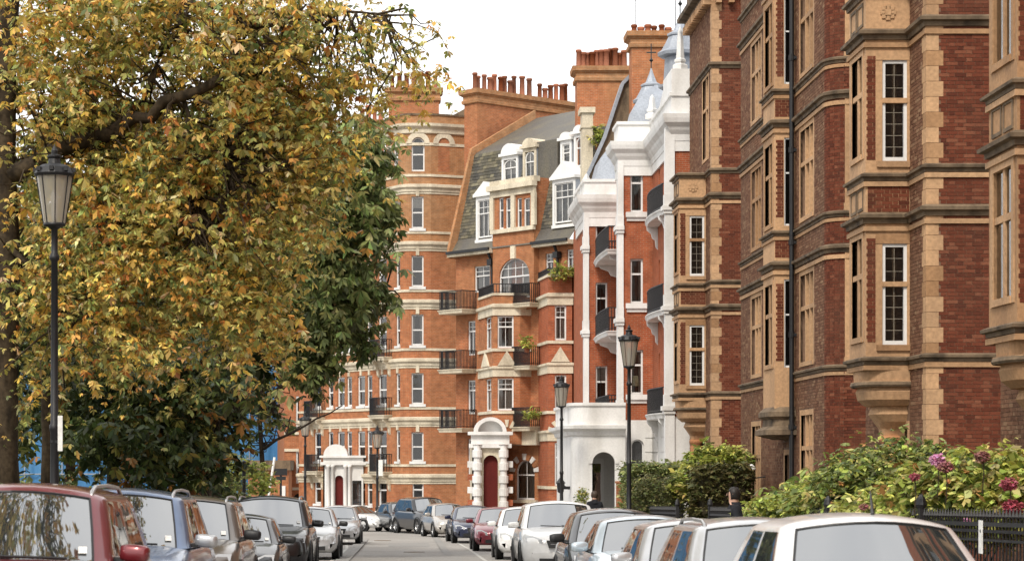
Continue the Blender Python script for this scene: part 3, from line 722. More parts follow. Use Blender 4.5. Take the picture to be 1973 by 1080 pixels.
    for (x, y, z, h) in [(9.95, 78.75, 15.7, 1.5), (9.6, 84.6, 14.85, .9), (8.0, 96, 13.6, .6)]:
        ob = MB(); ob.lathe(x, y, [(.27, z), (.27, z+.18), (.16, z+.24), (.21, z+.3), (.21, z+.38), (.15, z+.42), (.09, z+h*.92), (.02, z+h+.05)], 4); ob.build('obelisk', 'white_paint', root)
    # balconies: bowed ones on the near face, long ones in the recess
    for z in (3.35, 7.1, 10.75): balcony(root, (9.7, 79.3), (9.7, 84.2), .5, z, .35)
    for z in (3.3, 6.8, 10.05): balcony(root, (9.2, 87.1), (9.2, 93.0), 1.15, z, .08, thick=.18)
    # shaped lead caps and roof
    rf = MB(); rf.sweep([(12.5, 79.2), (10.0, 79.2), (10.0, 85.6), (8.75, 85.6), (8.75, 87)], [(0, 14.6), (-.2, 15.4), (-.6, 16.1), (-1.2, 16.55), (-2.3, 16.75)])
    rf.sweep([(9.4, 93.3), (8.1, 93.3), (8.1, 96.3)], [(0, 13.5), (-.3, 14.6), (-.9, 15.4), (-1.6, 15.7)]); rf.build('roof', 'lead', root)
    rs = MB()
    for k in range(12): y = 79.8+k*.5; rs.tube([(10.0, y, 14.62), (10.2, y, 15.42), (10.6, y, 16.12), (11.2, y, 16.57), (12.2, y, 16.76)], .03, 5)
    rs.build('roof_seam', 'lead', root)
    def cupola(x, y, z, s):
        mb = MB(); mb.lathe(x, y, [(.95*s, z), (.95*s, z+.1), (.72*s, z+.16), (.66*s, z+1.3*s), (.95*s, z+1.36*s), (.98*s, z+1.5*s), (.8*s, z+1.62*s), (.62*s, z+1.95*s), (.5*s, z+2.2*s), (.56*s, z+2.24*s), (.56*s, z+2.32*s), (.3*s, z+2.45*s), (.12*s, z+2.9*s), (.03*s, z+3.2*s)], 8)
        c = mb.build('cupola', 'lead', root)
        f = MB(); f.tube([(x, y, z+3.1*s), (x, y, z+4.5*s)], .025, 5); f.box(x-.2, x+.2, y-.02, y+.02, z+4.0*s, z+4.06*s); f.lathe(x, y, [(.01, z+3.5*s), (.09, z+3.62*s), (.01, z+3.75*s)], 8); f.build('finial', 'iron', c)
    cupola(10.42, 82.5, 15.7, .88); cupola(10.4, 92, 15.6, .8)
    # rounded white porch with an arched doorway
    yp = gz(84); cx, cy, r = 7.05, 84.6, .6
    A = [(8.5, 84.0), (cx, 84.0)]+[(cx-r*math.sin(a), cy-r*math.cos(a)) for a in (R(18), R(36), R(54), R(72))]+[(cx-r, cy), (cx-r, 92.5), (8.5, 92.5)]
    po = MB()
    for i in range(len(A)-1): wall(po, A[i], A[i+1], yp-.3, 2.95, [(.40, 1.28, yp+.1, 1.95, .44)] if i == 0 else (), .3)
    po.poly(*[(*p, 2.95) for p in A]); po.build('porch', 'white_paint', root)
    pc = MB(); pc.sweep(A, [(-.02, 2.55), (.08, 2.6), (.12, 2.75), (.32, 2.85), (.34, 2.98), (-.02, 3.02)]); pc.sweep(A, [(-.02, 3.0), (.05, 3.0), (.05, 3.7), (.13, 3.74), (.13, 3.85), (-.1, 3.85), (-.1, 3.0)]); pc.build('porch_cornice', 'white_paint', root)
    arch = MB(); ap = arc_pts(.40, 1.28, 1.51, .44, 14); ao = arc_pts(.26, 1.42, 1.51, .58, 14)
    for i in range(14): arch.add([wpt(A[0], (-1, 0), q[0], .05, q[1]) for q in (ap[i], ap[i+1], ao[i+1], ao[i])]+[wpt(A[0], (-1, 0), q[0], 0, q[1]) for q in (ao[i], ao[i+1])], [(0, 1, 2, 3), (3, 2, 5, 4)])
    arch.build('arch_moulding', 'white_paint', root)
    dr = MB(); dr.box(6.5, 8.45, 87.2, 87.3, yp, 2.9); dr.build('porch_back_wall', 'white_paint', root)
    dd = MB(); dd.box(7.3, 7.95, 87.1, 87.19, yp+.12, 1.7); d_ = dd.build('door', 'window_paint', root)
    MB().box(7.42, 7.83, 87.07, 87.099, yp+1.3, 1.5).build('pane', 'car_glass', d_)
    pl = MB(); pl.obox((6.45, 85), (0, 1), 0, .12, 0, .25, .5, .62); pl.tube([(6.4, 85.06, .5), (6.1, 85.06, .75)], .02, 5); pl.build('lamp_bracket', 'iron', root)
    lt = MB(); lt.lathe(6.08, 85.06, [(.05, .35), (.12, .4), (.16, .72), (.19, .75), (.04, .95)], 8); lt.build('wall_lantern', 'iron', root)
    # table lamp behind the glass of the lower bay window
    tl = MB(); tl.lathe(9.05, 85.62, [(.16, 4.55), (.10, 4.95), (.0, 4.95)], 12); tl.build('table_lamp', 'lamp_shade_cloth', root, True)
white_house()

# ------------------------------------------------------------------ chimney stacks
def stack(a, b, thick, z0, z1, npots, label, tall=(.7, 1.0), skip=()):
    d, L = unit(a, b); root = thing('chimney_stack', (*a, z0), label, 'chimney')
    mb = MB(); mb.obox(a, d, 0, L, -thick, 0, z0, z1); mb.build('brick_shaft', 'brick_orange', root)
    path = [a, wpt(a, d, L, 0, 0)[:2], wpt(a, d, L, -thick, 0)[:2], wpt(a, d, 0, -thick, 0)[:2]]
    c = MB(); prof = [(0, z1-.75), (.1, z1-.7), (.12, z1-.55), (.05, z1-.5), (.05, z1-.35), (.22, z1-.22), (.24, z1), (-.1, z1+.02)]
    c.sweep(path, prof, True); c.poly(*[(*p, z1+.01) for p in path]); c.build('oversailing_course', 'brick_tan', root)
    pots(root, [wpt(a, d, L*(i+.5)/npots, -thick*random.uniform(.35, .65), 0)[:2] for i in range(npots) if i not in skip], z1, tall)
    return root
# left normal of (a -> b) must face the camera: run the stacks from right to left
stack((9.2, 117.6), (3.75, 113.0), 1.0, 14, 20.9, 19, 'long brick chimney stack with a row of mixed clay pots above the slate mansard', (.7, 1.1), (6, 8))
stack((10.75, 105.0), (8.3, 105.0), 1.3, 15, 20.6, 11, 'squat brick chimney stack crowded with dark and red pots', (.7, 1.0))
stack((11.95, 97), (10.1, 97), 1.2, 15, 20.7, 6, 'tall plain brick chimney stack behind the lead cupola', (.3, .4))
stack((1.9, 121), (-.9, 121), 1.0, 19, 22.3, 7, 'brick chimney stack with pots behind the rounded tower parapet', (.7, 1.0))
stack((-1.2, 124), (-2.6, 124), .9, 15, 21.0, 4, 'small brick chimney stack half hidden by the yellow tree', (.7, .9))
ae = MB(); ae.tube([(10.3, 97.5, 20.7), (10.3, 97.5, 22.3)], .02, 4); ae.tube([(10.3, 97.5, 22.2), (12.2, 97.5, 22.3)], .02, 4); ae.tube([(12.1, 97.5, 21), (12.1, 97.5, 22.4)], .02, 4)
tag(ae.build('roof_aerial', 'iron'), 'thin metal aerial above the tall plain chimney', 'aerial')

# ------------------------------------------------------------------ gabled house with mansard roof, facing down the street
PB, PB1 = (8.1, 104.0), (2.6, 111.0); dB, LB = unit(PB, PB1)
def uB(px):
    k = (px-XV)/FPX; t = (8.1-k*104)/(5.5+k*7); return t*LB
def zB(py, u): return PZ(py, 104+7*u/LB)
def wB(px0, px1, y0, y1, rise=0):
    a, b = uB(px1), uB(px0); m = (a+b)/2; return (a, b, zB(y1, m), zB(y0, m), rise)
def gabled_house():
    zb = gz(108)-.4; root = thing('gabled_house', (5.4, 107.5, zb), 'orange brick house with mansard dormers, canted bays and a big arched window', 'building')
    L = LB
    top = [wB(914, 944, 512, 562), wB(1051, 1066, 488, 530), wB(1092, 1108, 480, 520)]
    rec = [wB(901, 916, 618, 684), wB(901, 916, 732, 797), wB(901, 916, 845, 925)]
    grd = [wB(992, 1030, 885, 962, .62)]
    mb = MB(); wall(mb, PB, PB1, zb, 12.1, top+rec+grd); mb.build('brick_wall', 'brick_orange', root)
    interior(root, [PB, PB1], zb, 12, .8)
    for o in top: window(root, PB, dB, *o[:4], cols=(2, 2), rows=(1, 2), split=.62, setback=.1, ft=.055)
    for o in rec: window(root, PB, dB, *o[:4], cols=(2, 2), rows=(1, 2), split=.7, setback=.1, ft=.07, dress='curtain')
    for o in grd: window(root, PB, dB, *o[:4], cols=(2, 2), split=.62, setback=.15, ft=.07, rise=o[4], dress='net')
    # central gable block
    ca, cb_ = uB(1038), uB(958); p0 = wpt(PB, dB, ca, .3, 0)[:2]; Lc = cb_-ca
    aw = wB(970, 1029, 498, 575); aw = (aw[0]-ca, aw[1]-ca, aw[2], aw[3], .9)
    four = []
    for (a, b) in ((970, 979), (983, 993), (1005, 1014), (1018, 1030)):
        o = wB(a, b, 382, 442); four.append((o[0]-ca, o[1]-ca, o[2], o[3], 0))
    mb = MB(); p1 = wpt(p0, dB, Lc, 0, 0)[:2]
    wall(mb, p0, p1, 9.0, 15.4, [aw]+four); mb.obox(PB, dB, ca, ca+.02, -2, .3, 9, 15.4); mb.obox(PB, dB, cb_-.02, cb_, -2, .3, 9, 15.4)
    mb.build('gable_wall', 'brick_orange', root); interior(root, [p0, p1], 9.2, 15.2, .6)
    window(root, p0, dB, *aw[:4], cols=(4, 4), rows=(1, 2), split=.55, setback=.1, ft=.06, rise=.9, dress='curtain')
    for o in four: window(root, p0, dB, *o[:4], cols=(1, 1), split=.6, setback=.08, ft=.06)
    st = MB(); z4 = four[0][2]; z5 = four[0][3]
    st.obox(p0, dB, -.05, Lc+.05, -.05, .14, z4-.22, z4-.02); st.obox(p0, dB, -.1, Lc+.1, -.05, .1, z5+.03, z5+.35); st.obox(p0, dB, -.16, Lc+.16, -.05, .3, z5+.35, z5+.6); st.obox(p0, dB, -.1, Lc+.1, -.3, .12, z5+.6, z5+.85)
    for x in (0, (four[1][0]+four[2][1])/2, Lc): st.obox(p0, dB, x-.14, x+.14, -.05, .1, z4, z5+.05)
    st.obox(p0, dB, (aw[0]+aw[1])/2-.16, (aw[0]+aw[1])/2+.16, -.05, .12, aw[3]-.02, aw[3]+.6)
    st.build('stone_dressing', 'cream_stone', root)
    # mansard
    rf = MB(); rf.sweep([PB, PB1], [(.35, 12.15), (-.15, 12.9), (-1.25, 17.3), (-1.35, 17.4), (-5.5, 19.6)]); rf.build('roof', 'slate', root)
    # slates: real courses of thin lapped strips on the steep slope
    sl = MB(); ns = 26
    for k in range(ns):
        t0, t1 = k/ns, (k+1)/ns; w0, z0 = -.15-1.1*t0, 12.9+4.4*t0; w1, z1 = -.15-1.1*t1, 12.9+4.4*t1
        x = (k % 2)*.14
        while x < L:
            q = .03+random.uniform(0, .012); e = min(x+.28, L)
            sl.add([wpt(PB, dB, a, w+o, z) for (a, w, z, o) in ((x, w0, z0, q), (e-.012, w0, z0, q), (e-.012, w1, z1, .012), (x, w1, z1, .012), (x, w0, z0, 0), (e-.012, w0, z0, 0))], [(0, 1, 2, 3), (0, 1, 5, 4)])
            x += .28
    tag(sl.build('slating', 'slate_unit', root), kind='stuff')
    gt = MB(); gt.obox(PB, dB, -.05, ca-.02, .1, .5, 11.95, 12.17); gt.obox(PB, dB, cb_+.02, L+.1, .1, .5, 11.95, 12.17); gt.build('eaves', 'cream_stone', root)
    gg = MB(); gg.obox(PB, dB, -.05, ca-.02, .5, .6, 12.08, 12.22); gg.obox(PB, dB, cb_+.02, L+.1, .5, .6, 12.08, 12.22)
    for px in (952, 1079): u = uB(px); gg.tube([wpt(PB, dB, u, .45, 12.1), wpt(PB, dB, u, .16, 11.5), wpt(PB, dB, u, .12, 9.4)], .07, 8); gg.obox(PB, dB, u-.16, u+.16, .05, .35, 11.35, 11.65)
    gg.build('gutter', 'iron', root)
    pw = MB(); pr = [(.5, 11.9), (.45, 12.4), (-1.05, 17.6), (-5.4, 20.0), (-5.4, 11.9)]
    for (ua, ub) in ((L-.02, L+.16),):
        k = len(pr); vs = [wpt(PB, dB, u, w, z) for u in (ua, ub) for (w, z) in pr]; pw.add(vs, [tuple(range(k)), tuple(range(2*k-1, k-1, -1))]+[(i, (i+1) % k, k+(i+1) % k, k+i) for i in range(k)])
    pw.build('party_wall', 'brick_tan', root)
    def dormer(px0, px1, y0, y1, head, cols=3, rise=0, fm='window_paint'):
        a, b, z0, z1, _ = wB(px0, px1, y0, y1); hgt = z1-z0
        w = -.15-1.1*(z0-12.9)/4.4+.12; q = wpt(PB, dB, a, w, 0)[:2]; n = b-a
        mb = MB(); mb.obox(q, dB, -.14, 0, -1.8, .03, z0-.1, z1); mb.obox(q, dB, n, n+.14, -1.8, .03, z0-.1, z1); mb.obox(q, dB, -.14, n+.14, -.1, .1, z0-.25, z0-.1); mb.obox(q, dB, -.14, n+.14, -1.8, .03, z1, z1+.18); mb.obox(q, dB, -.24, n+.24, -1.8, .16, z1+.18, z1+.32)
        dm = mb.build('dormer', fm, root)
        hd = MB()
        pr = [(-.24, z1+.32), (n+.24, z1+.32), (n/2, z1+.32+n*.55)] if head == 'gable' else [(x, z) for x, z in arc_pts(-.1, n+.1, z1+.32, n*.5, 10)]
        k = len(pr); vs = [wpt(q, dB, x, o, z) for o in (.12, -1.2) for x, z in pr]; hd.add(vs, [tuple(range(k)), tuple(range(2*k-1, k-1, -1))]+[(i, (i+1) % k, k+(i+1) % k, k+i) for i in range(k)])
        hd.build('pediment', fm, dm)
        window(root, q, dB, 0, n, z0, z1, cols=(cols, cols), rows=(1, 1 if rise else 2), split=.64, setback=.05, ft=.055, rise=rise, dress=random.choice(['', 'curtain', 'blind']))
        ck = MB(); ck.obox(q, dB, -.17, -.141, -1.8, -.02, z0-.2, z1+.1); ck.obox(q, dB, n+.141, n+.17, -1.8, -.02, z0-.2, z1+.1); ck.build('cheek', 'lead', dm)
    dormer(921, 948, 385, 457, 'gable', 3); dormer(1067, 1103, 352, 428, 'gable', 3)
    dormer(951, 975, 305, 350, 'arch', 2, .25); dormer(992, 1010, 290, 345, 'arch', 2, .3, 'cream_stone'); dormer(1062, 1076, 275, 322, 'arch', 1); dormer(1088, 1103, 262, 318, 'arch', 2, .25)
    bk = MB(); a, b, z0, z1, _ = wB(1012, 1052, 268, 345); bk.obox(PB, dB, a, b, -2.4, -.75, z0-.3, z1); bk.build('slate_turret', 'slate', root)
    # canted bays
    bays = [([(6.15, 106.5), (5.62, 106.2), (4.32, 106.2), (3.72, 109.45)], 8.75, 9.75), ([(8.1, 104), (7.92, 103.2), (6.8, 103.2), (6.5, 106.0)], 9.0, 10.4)]
    zr = {0: [(PZ(670, 106.2), PZ(608, 106.2)), (PZ(790, 106.2), PZ(728, 106.2))], 1: [(PZ(655, 103.2), PZ(588, 103.2)), (PZ(790, 103.2), PZ(722, 103.2)), (PZ(935, 103.2), PZ(852, 103.2))]}
    for i, (bp, zt, zp) in enumerate(bays):
        fw = (.32, 1.10) if i == 0 else (.28, .82)
        fo = [(*fw, a, b) for a, b in zr[i]]; so = [(.5, 1.8, a, b) for a, b in zr[i]] if i == 0 else []
        mb = MB(); base = zb if i == 1 else PZ(855, 106)
        for j in range(3): wall(mb, bp[j], bp[j+1], base, zp, fo if j == 1 else so if j == 2 else (), .2)
        mb.poly(*[(*p, zp-.5) for p in bp]); mb.poly(*[(*p, base+.01) for p in bp]); mb.build('bay', 'brick_orange' if i == 0 else 'brick_red', root)
        interior(root, bp[1:], base+.05, zp-.6, .5)
        for o in fo: window(root, bp[1], (-1, 0), *o, cols=(2, 2), rows=(1, 2), split=.66, setback=.1, ft=.07)
        if so:
            d2, l2 = unit(bp[2], bp[3])
            for o in so: window(root, bp[2], d2, *o, cols=(2, 2), rows=(1, 2), split=.66, setback=.1, ft=.055, dress='curtain')
        bd = MB()
        for k, (a, b) in enumerate(zr[i]):
            bd.sweep(bp, flatband(a-.16, a-.02, .07)); bd.sweep(bp, [(-.02, b+.02), (.06, b+.02), (.06, b+.35), (.16, b+.42), (.16, b+.55), (-.02, b+.6)] if k == 0 else [(-.02, b+.08), (.06, b+.08), (.06, b+.42), (.14, b+.47), (.14, b+.56), (-.02, b+.6)])
        bd.sweep(bp, flatband(zp-.08, zp+.04, .06)); bd.build('stone_band', 'cream_stone', root)
        pe = MB()                                             # small pointed panels under the upper windows
        for j in (1, 2) if i == 0 else (1,):
            dj, lj = unit(bp[j], bp[j+1]); c = lj*.5; hw = .45 if j == 1 else .8; z = zr[i][1][1]+.62
            pr = [(c-hw, z), (c+hw, z), (c, z+.72)]; vs = [wpt(bp[j], dj, x, o, zz) for o in (.09, 0) for x, zz in pr]; pe.add(vs, [(0, 1, 2), (0, 2, 5, 3), (2, 1, 4, 5)])
        pe.build('pointed_panel', 'cream_stone', root)
    for (bq, cx, zc) in ((bays[0][0], .65, PZ(832, 106.2)), (bays[1][0], .55, PZ(832, 103.2))):     # fanned stones over the ground floor
        for k in range(5):
            t = math.pi*(k+.5)/5; pts = [(cx-rr*math.cos(t+dt), zc+rr*math.sin(t+dt)) for rr, dt in ((.26, -.2), (.26, .2), (.62, .16), (.62, -.16))]
            MB().add([wpt(bq[1], (-1, 0), x, o, z) for o in (.06, 0) for x, z in pts], [(0, 1, 2, 3), (0, 1, 5, 4), (1, 2, 6, 5), (2, 3, 7, 6), (3, 0, 4, 7)]).build('voussoir', 'cream_stone', root)
    # iron balconies in the recesses, stone one over the left bay
    for py in (598, 712, 825):
        z = zB(py, uB(895)); a, b = uB(918), uB(874)
        balcony(root, wpt(PB, dB, a, 0, 0)[:2], wpt(PB, dB, b-.05, 0, 0)[:2], 1.0, z, .05, 'cream_stone', brackets=False, rail_gap=.09)
    for py in (585, 705, 822):
        z = zB(py, uB(1028)); a, b = uB(1046), uB(1012)
        balcony(root, wpt(PB, dB, a, 0, 0)[:2], wpt(PB, dB, b, 0, 0)[:2], .9, z, .05, 'cream_stone', brackets=False)
    rl = MB(); railing_mesh(rl, bays[1][0], 10.4, .35, .12, .016); railing_mesh(rl, bays[0][0], 9.75, .5, .14, .014); rl.build('railing', 'iron', root)
    # entrance: white porch with barrel hood and blocked columns, then the cream lintel and voussoirs
    q = wpt(PB, dB, uB(966), 1.0, 0)[:2]; q = (5.0, 105.3); dP = (-1, 0); n = 1.75; zt = PZ(862, 105.3)
    po = MB(); wall(po, q, (q[0]-n, q[1]), zb, zt, [(.5, 1.2, zb, PZ(876, 105.3), .35)], .35); po.obox(q, dP, 0, n, -3.4, -.36, zt-.3, zt); po.obox(q, dP, 0, .12, -3.4, 0, zb, zt-.3); po.obox(q, dP, n-.12, n, -3.4, 0, zb, zt-.3); po.build('porch', 'cream_stone', root)
    pw_ = MB(); pw_.obox(q, dP, -.15, n+.15, -.3, .22, zt, zt+.2); pw_.obox(q, dP, -.05, n+.05, -.3, .1, zt+.2, zt+.62); pw_.obox(q, dP, -.2, n+.2, -.4, .3, zt+.62, zt+.78); pw_.build('entablature', 'white_paint', root)
    hd = MB(); ap = arc_pts(.1, n-.1, zt+.78, .7, 14); ai = arc_pts(.28, n-.28, zt+.78, .52, 14)
    for i in range(14): hd.add([wpt(q, dP, x, o, z) for (x, z), o in ((ap[i], .3), (ap[i+1], .3), (ai[i+1], .3), (ai[i], .3), (ap[i], -1.2), (ap[i+1], -1.2), (ai[i], -1.2), (ai[i+1], -1.2))], [(0, 1, 2, 3), (0, 4, 5, 1), (3, 2, 7, 6)])
    hd.poly(*[wpt(q, dP, x, -.2, z) for x, z in ai]); hd.build('barrel_hood', 'white_paint', root)
    for x in (.24, n-.24):
        cl = MB()
        for k in range(7): z = zb+.35+k*.62; cl.lathe(*wpt(q, dP, x, .2, 0)[:2], [(.24, z), (.24, z+.34), (.17, z+.36), (.17, z+.6), (.24, z+.62)], 12)
        cl.build('blocked_column', 'white_paint', root)
    for sx in (-.02, n+.02):
        for k in range(5): z = zb+1.1+k*.62; MB().obox(q, dP, sx-.2, sx+.2, -.3, .03, z, z+.3).build('stone_block', 'white_paint' if k % 2 == 0 else 'brick_red', root)
    dd = MB(); dd.obox(q, dP, .5, 1.2, -.32, -.26, zb, PZ(876, 105.3)); dd.build('door', 'dark_red_paint', root)
    ln = MB(); a, b = uB(1048), uB(962); z0 = zB(857, (a+b)/2); ln.obox(PB, dB, a, b, .0, .5, z0, z0+.75); ln.obox(PB, dB, a, b, .0, .65, z0+.75, z0+.9); ln.build('ground_floor_lintel', 'cream_stone', root)
    g = grd[0]
    for k in range(9):
        t = math.pi*(k+.5)/9; c = (g[0]+g[1])/2; r = (g[1]-g[0])/2; zz = g[3]-g[4]
        pts = []
        for (rr, dt) in ((1.0, -.13), (1.0, .13), (1.5, .13), (1.5, -.13)): pts.append((c-r*rr*math.cos(t+dt), zz+g[4]*(rr)*math.sin(t+dt)))
        vs = [wpt(PB, dB, x, o, z) for o in (.05, 0) for x, z in pts]
        MB().add(vs, [(0, 1, 2, 3), (0, 1, 5, 4), (1, 2, 6, 5), (2, 3, 7, 6), (3, 0, 4, 7)]).build('voussoir', 'white_paint' if k % 2 == 0 else 'brick_orange', root)
    sl = MB(); sl.obox(PB, dB, g[0]-.25, g[1]+.25, -.05, .15, g[2]-.15, g[2]); sl.build('window_sill', 'cream_stone', root)
gabled_house()

# sloping gable wall and pier between the two roofs
gw = thing('party_wall', (9.4, 99, 10), 'sloping grey roof gable with coping beside the lead cupola', 'wall')
g = MB(); pr = [(8.05, 12.0), (8.25, 14.3), (9.1, 16.2), (9.9, 18.6), (10.9, 19.6), (12.5, 19.6), (12.5, 12.0)]
k = len(pr); g.add([(x, y, z) for y in (98.6, 99.2) for x, z in pr], [tuple(range(k)), tuple(range(2*k-1, k-1, -1))]+[(i, (i+1) % k, k+(i+1) % k, k+i) for i in range(k)]); g.build('wall', 'soot_stone', gw)
c = MB()
for (a, b) in zip(pr[:5], pr[1:5]): c.add([(a[0]-.1, y, a[1]+.12) for y in (98.4, 99.4)]+[(b[0]-.1, y, b[1]+.12) for y in (98.4, 99.4)]+[(a[0], y, a[1]) for y in (98.4, 99.4)]+[(b[0], y, b[1]) for y in (98.4, 99.4)], [(0, 2, 3, 1), (0, 2, 6, 4), (1, 3, 7, 5), (4, 6, 7, 5)])
c.build('coping', 'lead', gw)
pi = thing('roof_pier', (8.3, 100.5, 13), 'pale stone chimney pier with slated flank above the eaves', 'chimney')
m_ = MB(); m_.box(8.15, 8.65, 100.2, 101.2, 12.5, 17.6); m_.box(8.05, 8.75, 100.1, 101.3, 17.6, 17.85); m_.box(8.1, 8.7, 100.15, 101.25, 16.9, 17.0); m_.build('pier', 'cream_stone', pi)
m_ = MB(); m_.box(8.66, 9.7, 100.3, 101.4, 12.5, 17.0); m_.build('slated_flank', 'slate', pi)

# ------------------------------------------------------------------ mansion with rounded corner tower
def corner_mansion():
    YA = 116.0; zb = gz(118)-.4
    root = thing('corner_mansion', (0, 119, zb), 'tall orange brick mansion with rounded corner, cream bands and a receding wing', 'building')
    arc = [(.35-.75*math.sin(a), YA+.75-.75*math.cos(a)) for a in (R(12), R(24), R(36), R(48))]
    W0 = arc[-1]; dW = (-.515, .857); L = 11.5; W1 = (W0[0]+dW[0]*L, W0[1]+dW[1]*L)
    Q0 = (5.2, 117.5); P = [Q0, (1.38, YA), (.35, YA)]+arc+[W1]; dq, lq = unit(P[0], P[1])
    zf = [PZ(y, YA) for y in (330, 440, 552, 665, 778, 888, 975)]
    zt = PZ(222, YA); wing_t = PZ(470, 120)
    d0 = (-1, 0); ux = lambda px: 1.38-PX(px, YA)
    hs = [1.75, 1.7, 1.65, 1.65, 1.65, 1.55]
    front = [(ux(816), ux(793), z, z+h) for z, h in zip(zf[1:6], hs[1:])]+[(ux(818), ux(793), zf[0], zf[0]+1.8, .33)]
    front += [(ux(816), ux(795), zf[6]+.1, zf[6]+1.7)]
    wu = lambda px: ((px-XV)/FPX*W0[1]-W0[0])/(dW[0]-(px-XV)/FPX*dW[1])
    wing = []
    for px, hw in ((773, .22), (737, .45), (712, .3), (696, .42), (673, .3), (657, .42), (637, .3), (612, .4)):
        u = wu(px)
        if u-hw < .06: u = hw+.1
        for k, z in enumerate(zf[2:6]): wing.append((u-hw, u+hw, z, z+1.65))
        if px < 760 and px != 657 and px != 637: wing.append((u-hw, u+hw, zf[6], zf[6]+1.7))
    mb = MB(); mt = MB()
    zm = PZ(480, YA)
    wall(mb, P[1], P[2], zb, zm, front); wall(mt, P[1], P[2], zm, zt, front); wall(mb, P[0], P[1], zb, zm); wall(mt, P[0], P[1], zm, zt)
    aops = []
    for a, b in zip(P[2:-2], P[3:-1]): wall(mb, a, b, zb, zm); wall(mt, a, b, zm, zt)
    wall(mb, W0, W1, zb, zf[2]+2.2, wing); wall(mt, W0, W1, zf[2]+2.2, zt-5.2); wall(mt, W0, (W0[0]+dW[0]*1.6, W0[1]+dW[1]*1.6), zt-5.2, zt, [(.3, .8, zf[0], zf[0]+1.7), (.3, .8, zf[1], zf[1]+1.7)])
    mb.build('brick_wall', 'brick_orange', root); mt.poly(*[(*p, zt) for p in P[:-1]]); mt.build('upper_wall', 'brick_tan', root)
    interior(root, [P[1], (.4, YA)], zb, zt, .7); interior(root, [(W0[0], W0[1]), W1], zb, zt-5, .7)
    for o in front: window(root, P[1], d0, *o[:4], split=.5, setback=.12, ft=.07, dress=random.choice(['blind', '', '', 'curtain']), rise=o[4] if len(o) > 4 else 0)
    for o in wing: window(root, W0, dW, *o[:4], split=.5, setback=.1, ft=.08, dress=random.choice(['blind', '', '', 'curtain']))
    for o in [(.3, .8, zf[0], zf[0]+1.7), (.3, .8, zf[1], zf[1]+1.7)]: window(root, W0, dW, *o, split=.5, setback=.1, ft=.1)
    # window heads: keystones and sills
    ks = MB(); kw = MB()
    for o in front[:5]: c = (o[0]+o[1])/2; ks.obox(P[1], d0, c-.09, c+.09, -.05, .07, o[3]+.02, o[3]+.42); kw.obox(P[1], d0, o[0]-.12, o[1]+.12, -.1, .1, o[2]-.14, o[2])
    for o in wing: c = (o[0]+o[1])/2; ks.obox(W0, dW, c-.09, c+.09, -.05, .06, o[3]+.02, o[3]+.4); kw.obox(W0, dW, o[0]-.05, o[1]+.05, -.1, .08, o[2]-.12, o[2])
    ks.build('keystone', 'cream_stone', root); kw.build('window_sill', 'white_paint', root)
    # arched heads at the top of the tower: one window, one blind arch
    ah = MB(); zs_ = zf[0]+1.47
    for c, pp, dd_ in ((ux(805.5), P[1], d0), (lq-.75, P[0], dq)):
        A_ = arc_pts(c-.62, c+.62, zs_, .62, 14); B_ = arc_pts(c-.34, c+.34, zs_, .34, 14)
        for i in range(14): ah.add([wpt(pp, dd_, x, o, z) for (x, z), o in ((A_[i], .07), (A_[i+1], .07), (B_[i+1], .07), (B_[i], .07), (A_[i], 0), (A_[i+1], 0), (B_[i], 0), (B_[i+1], 0))], [(0, 1, 2, 3), (0, 4, 5, 1), (3, 2, 7, 6)])
    ah.build('arch_moulding', 'cream_stone', root)
    bl = MB(); c = lq-.75; bl.poly(*[wpt(P[0], dq, x, .012, z) for x, z in [(c-.33, zf[0]), (c+.33, zf[0])]+arc_pts(c-.33, c+.33, zs_, .33, 12)[::-1]]); bl.build('blind_arch', 'brick_orange', root)
    # cream bands
    bd = MB(); sill = MB(); full = P; tower = P[:-1]+[(W0[0]+dW[0]*1.6, W0[1]+dW[1]*1.6)]
    for k, z in enumerate(zf[:6]):
        pth = tower if k < 2 else full
        sill.sweep(pth, flatband(z-.28, z-.15, .05))
        bd.sweep(pth, [(-.02, z-1.1), (.08, z-1.08), (.10, z-.95), (.2, z-.85), (.2, z-.72), (-.02, z-.66)]); bd.sweep(pth, flatband(z-1.2, z-1.1, .04))
    bd.sweep(tower, flatband(zs_-.1, zs_+.05, .04)); bd.sweep(tower, [(-.02, zt-1.0), (.1, zt-.95), (.12, zt-.75), (.28, zt-.6), (.3, zt-.45), (-.02, zt-.4)])
    bd.build('stone_band', 'cream_stone', root); sill.build('sill_band', 'cream_stone', root)
    cp = MB(); cp.sweep(tower, [(-.3, zt), (.06, zt), (.06, zt+.1), (-.3, zt+.1)]); cp.build('coping', 'soot_stone', root)
    rf = MB(); rf.sweep([W0, W1], [(.3, zt-5.2), (-1.4, zt-1.6), (-4, zt-.6)]); rf.build('roof', 'slate', root)
    dg = MB()
    for u in (wu(705), wu(660)): dg.obox(W0, dW, u-.55, u+.55, -1.5, .05, zt-5.3, zt-3.0)
    dg.build('dormer', 'white_paint', root)
    pe = MB(); pe.poly((2.2, 118, zt+.1), (4.2, 118, zt+.1), (4.2, 118, zt+1.2)); pe.poly((2.2, 118, zt+.1), (4.2, 118, zt+1.2), (4.2, 122, zt+1.2), (2.2, 122, zt+.1)); pe.build('roof_gable', 'soot_stone', root)
    # small balconies on the wing
    u = wu(740)
    for z in (zf[3]-.2, zf[4]-.2, zf[5]-.2): balcony(root, wpt(W0, dW, u-.8, 0, 0)[:2], wpt(W0, dW, u+.75, 0, 0)[:2], .55, z-.35, .15, 'cream_stone', rail_gap=.14)
    u = wu(612)
    for z in (zf[4]-.2, zf[5]-.2): balcony(root, wpt(W0, dW, u-.8, 0, 0)[:2], wpt(W0, dW, u+.75, 0, 0)[:2], .55, z-.35, .15, 'cream_stone', rail_gap=.14)
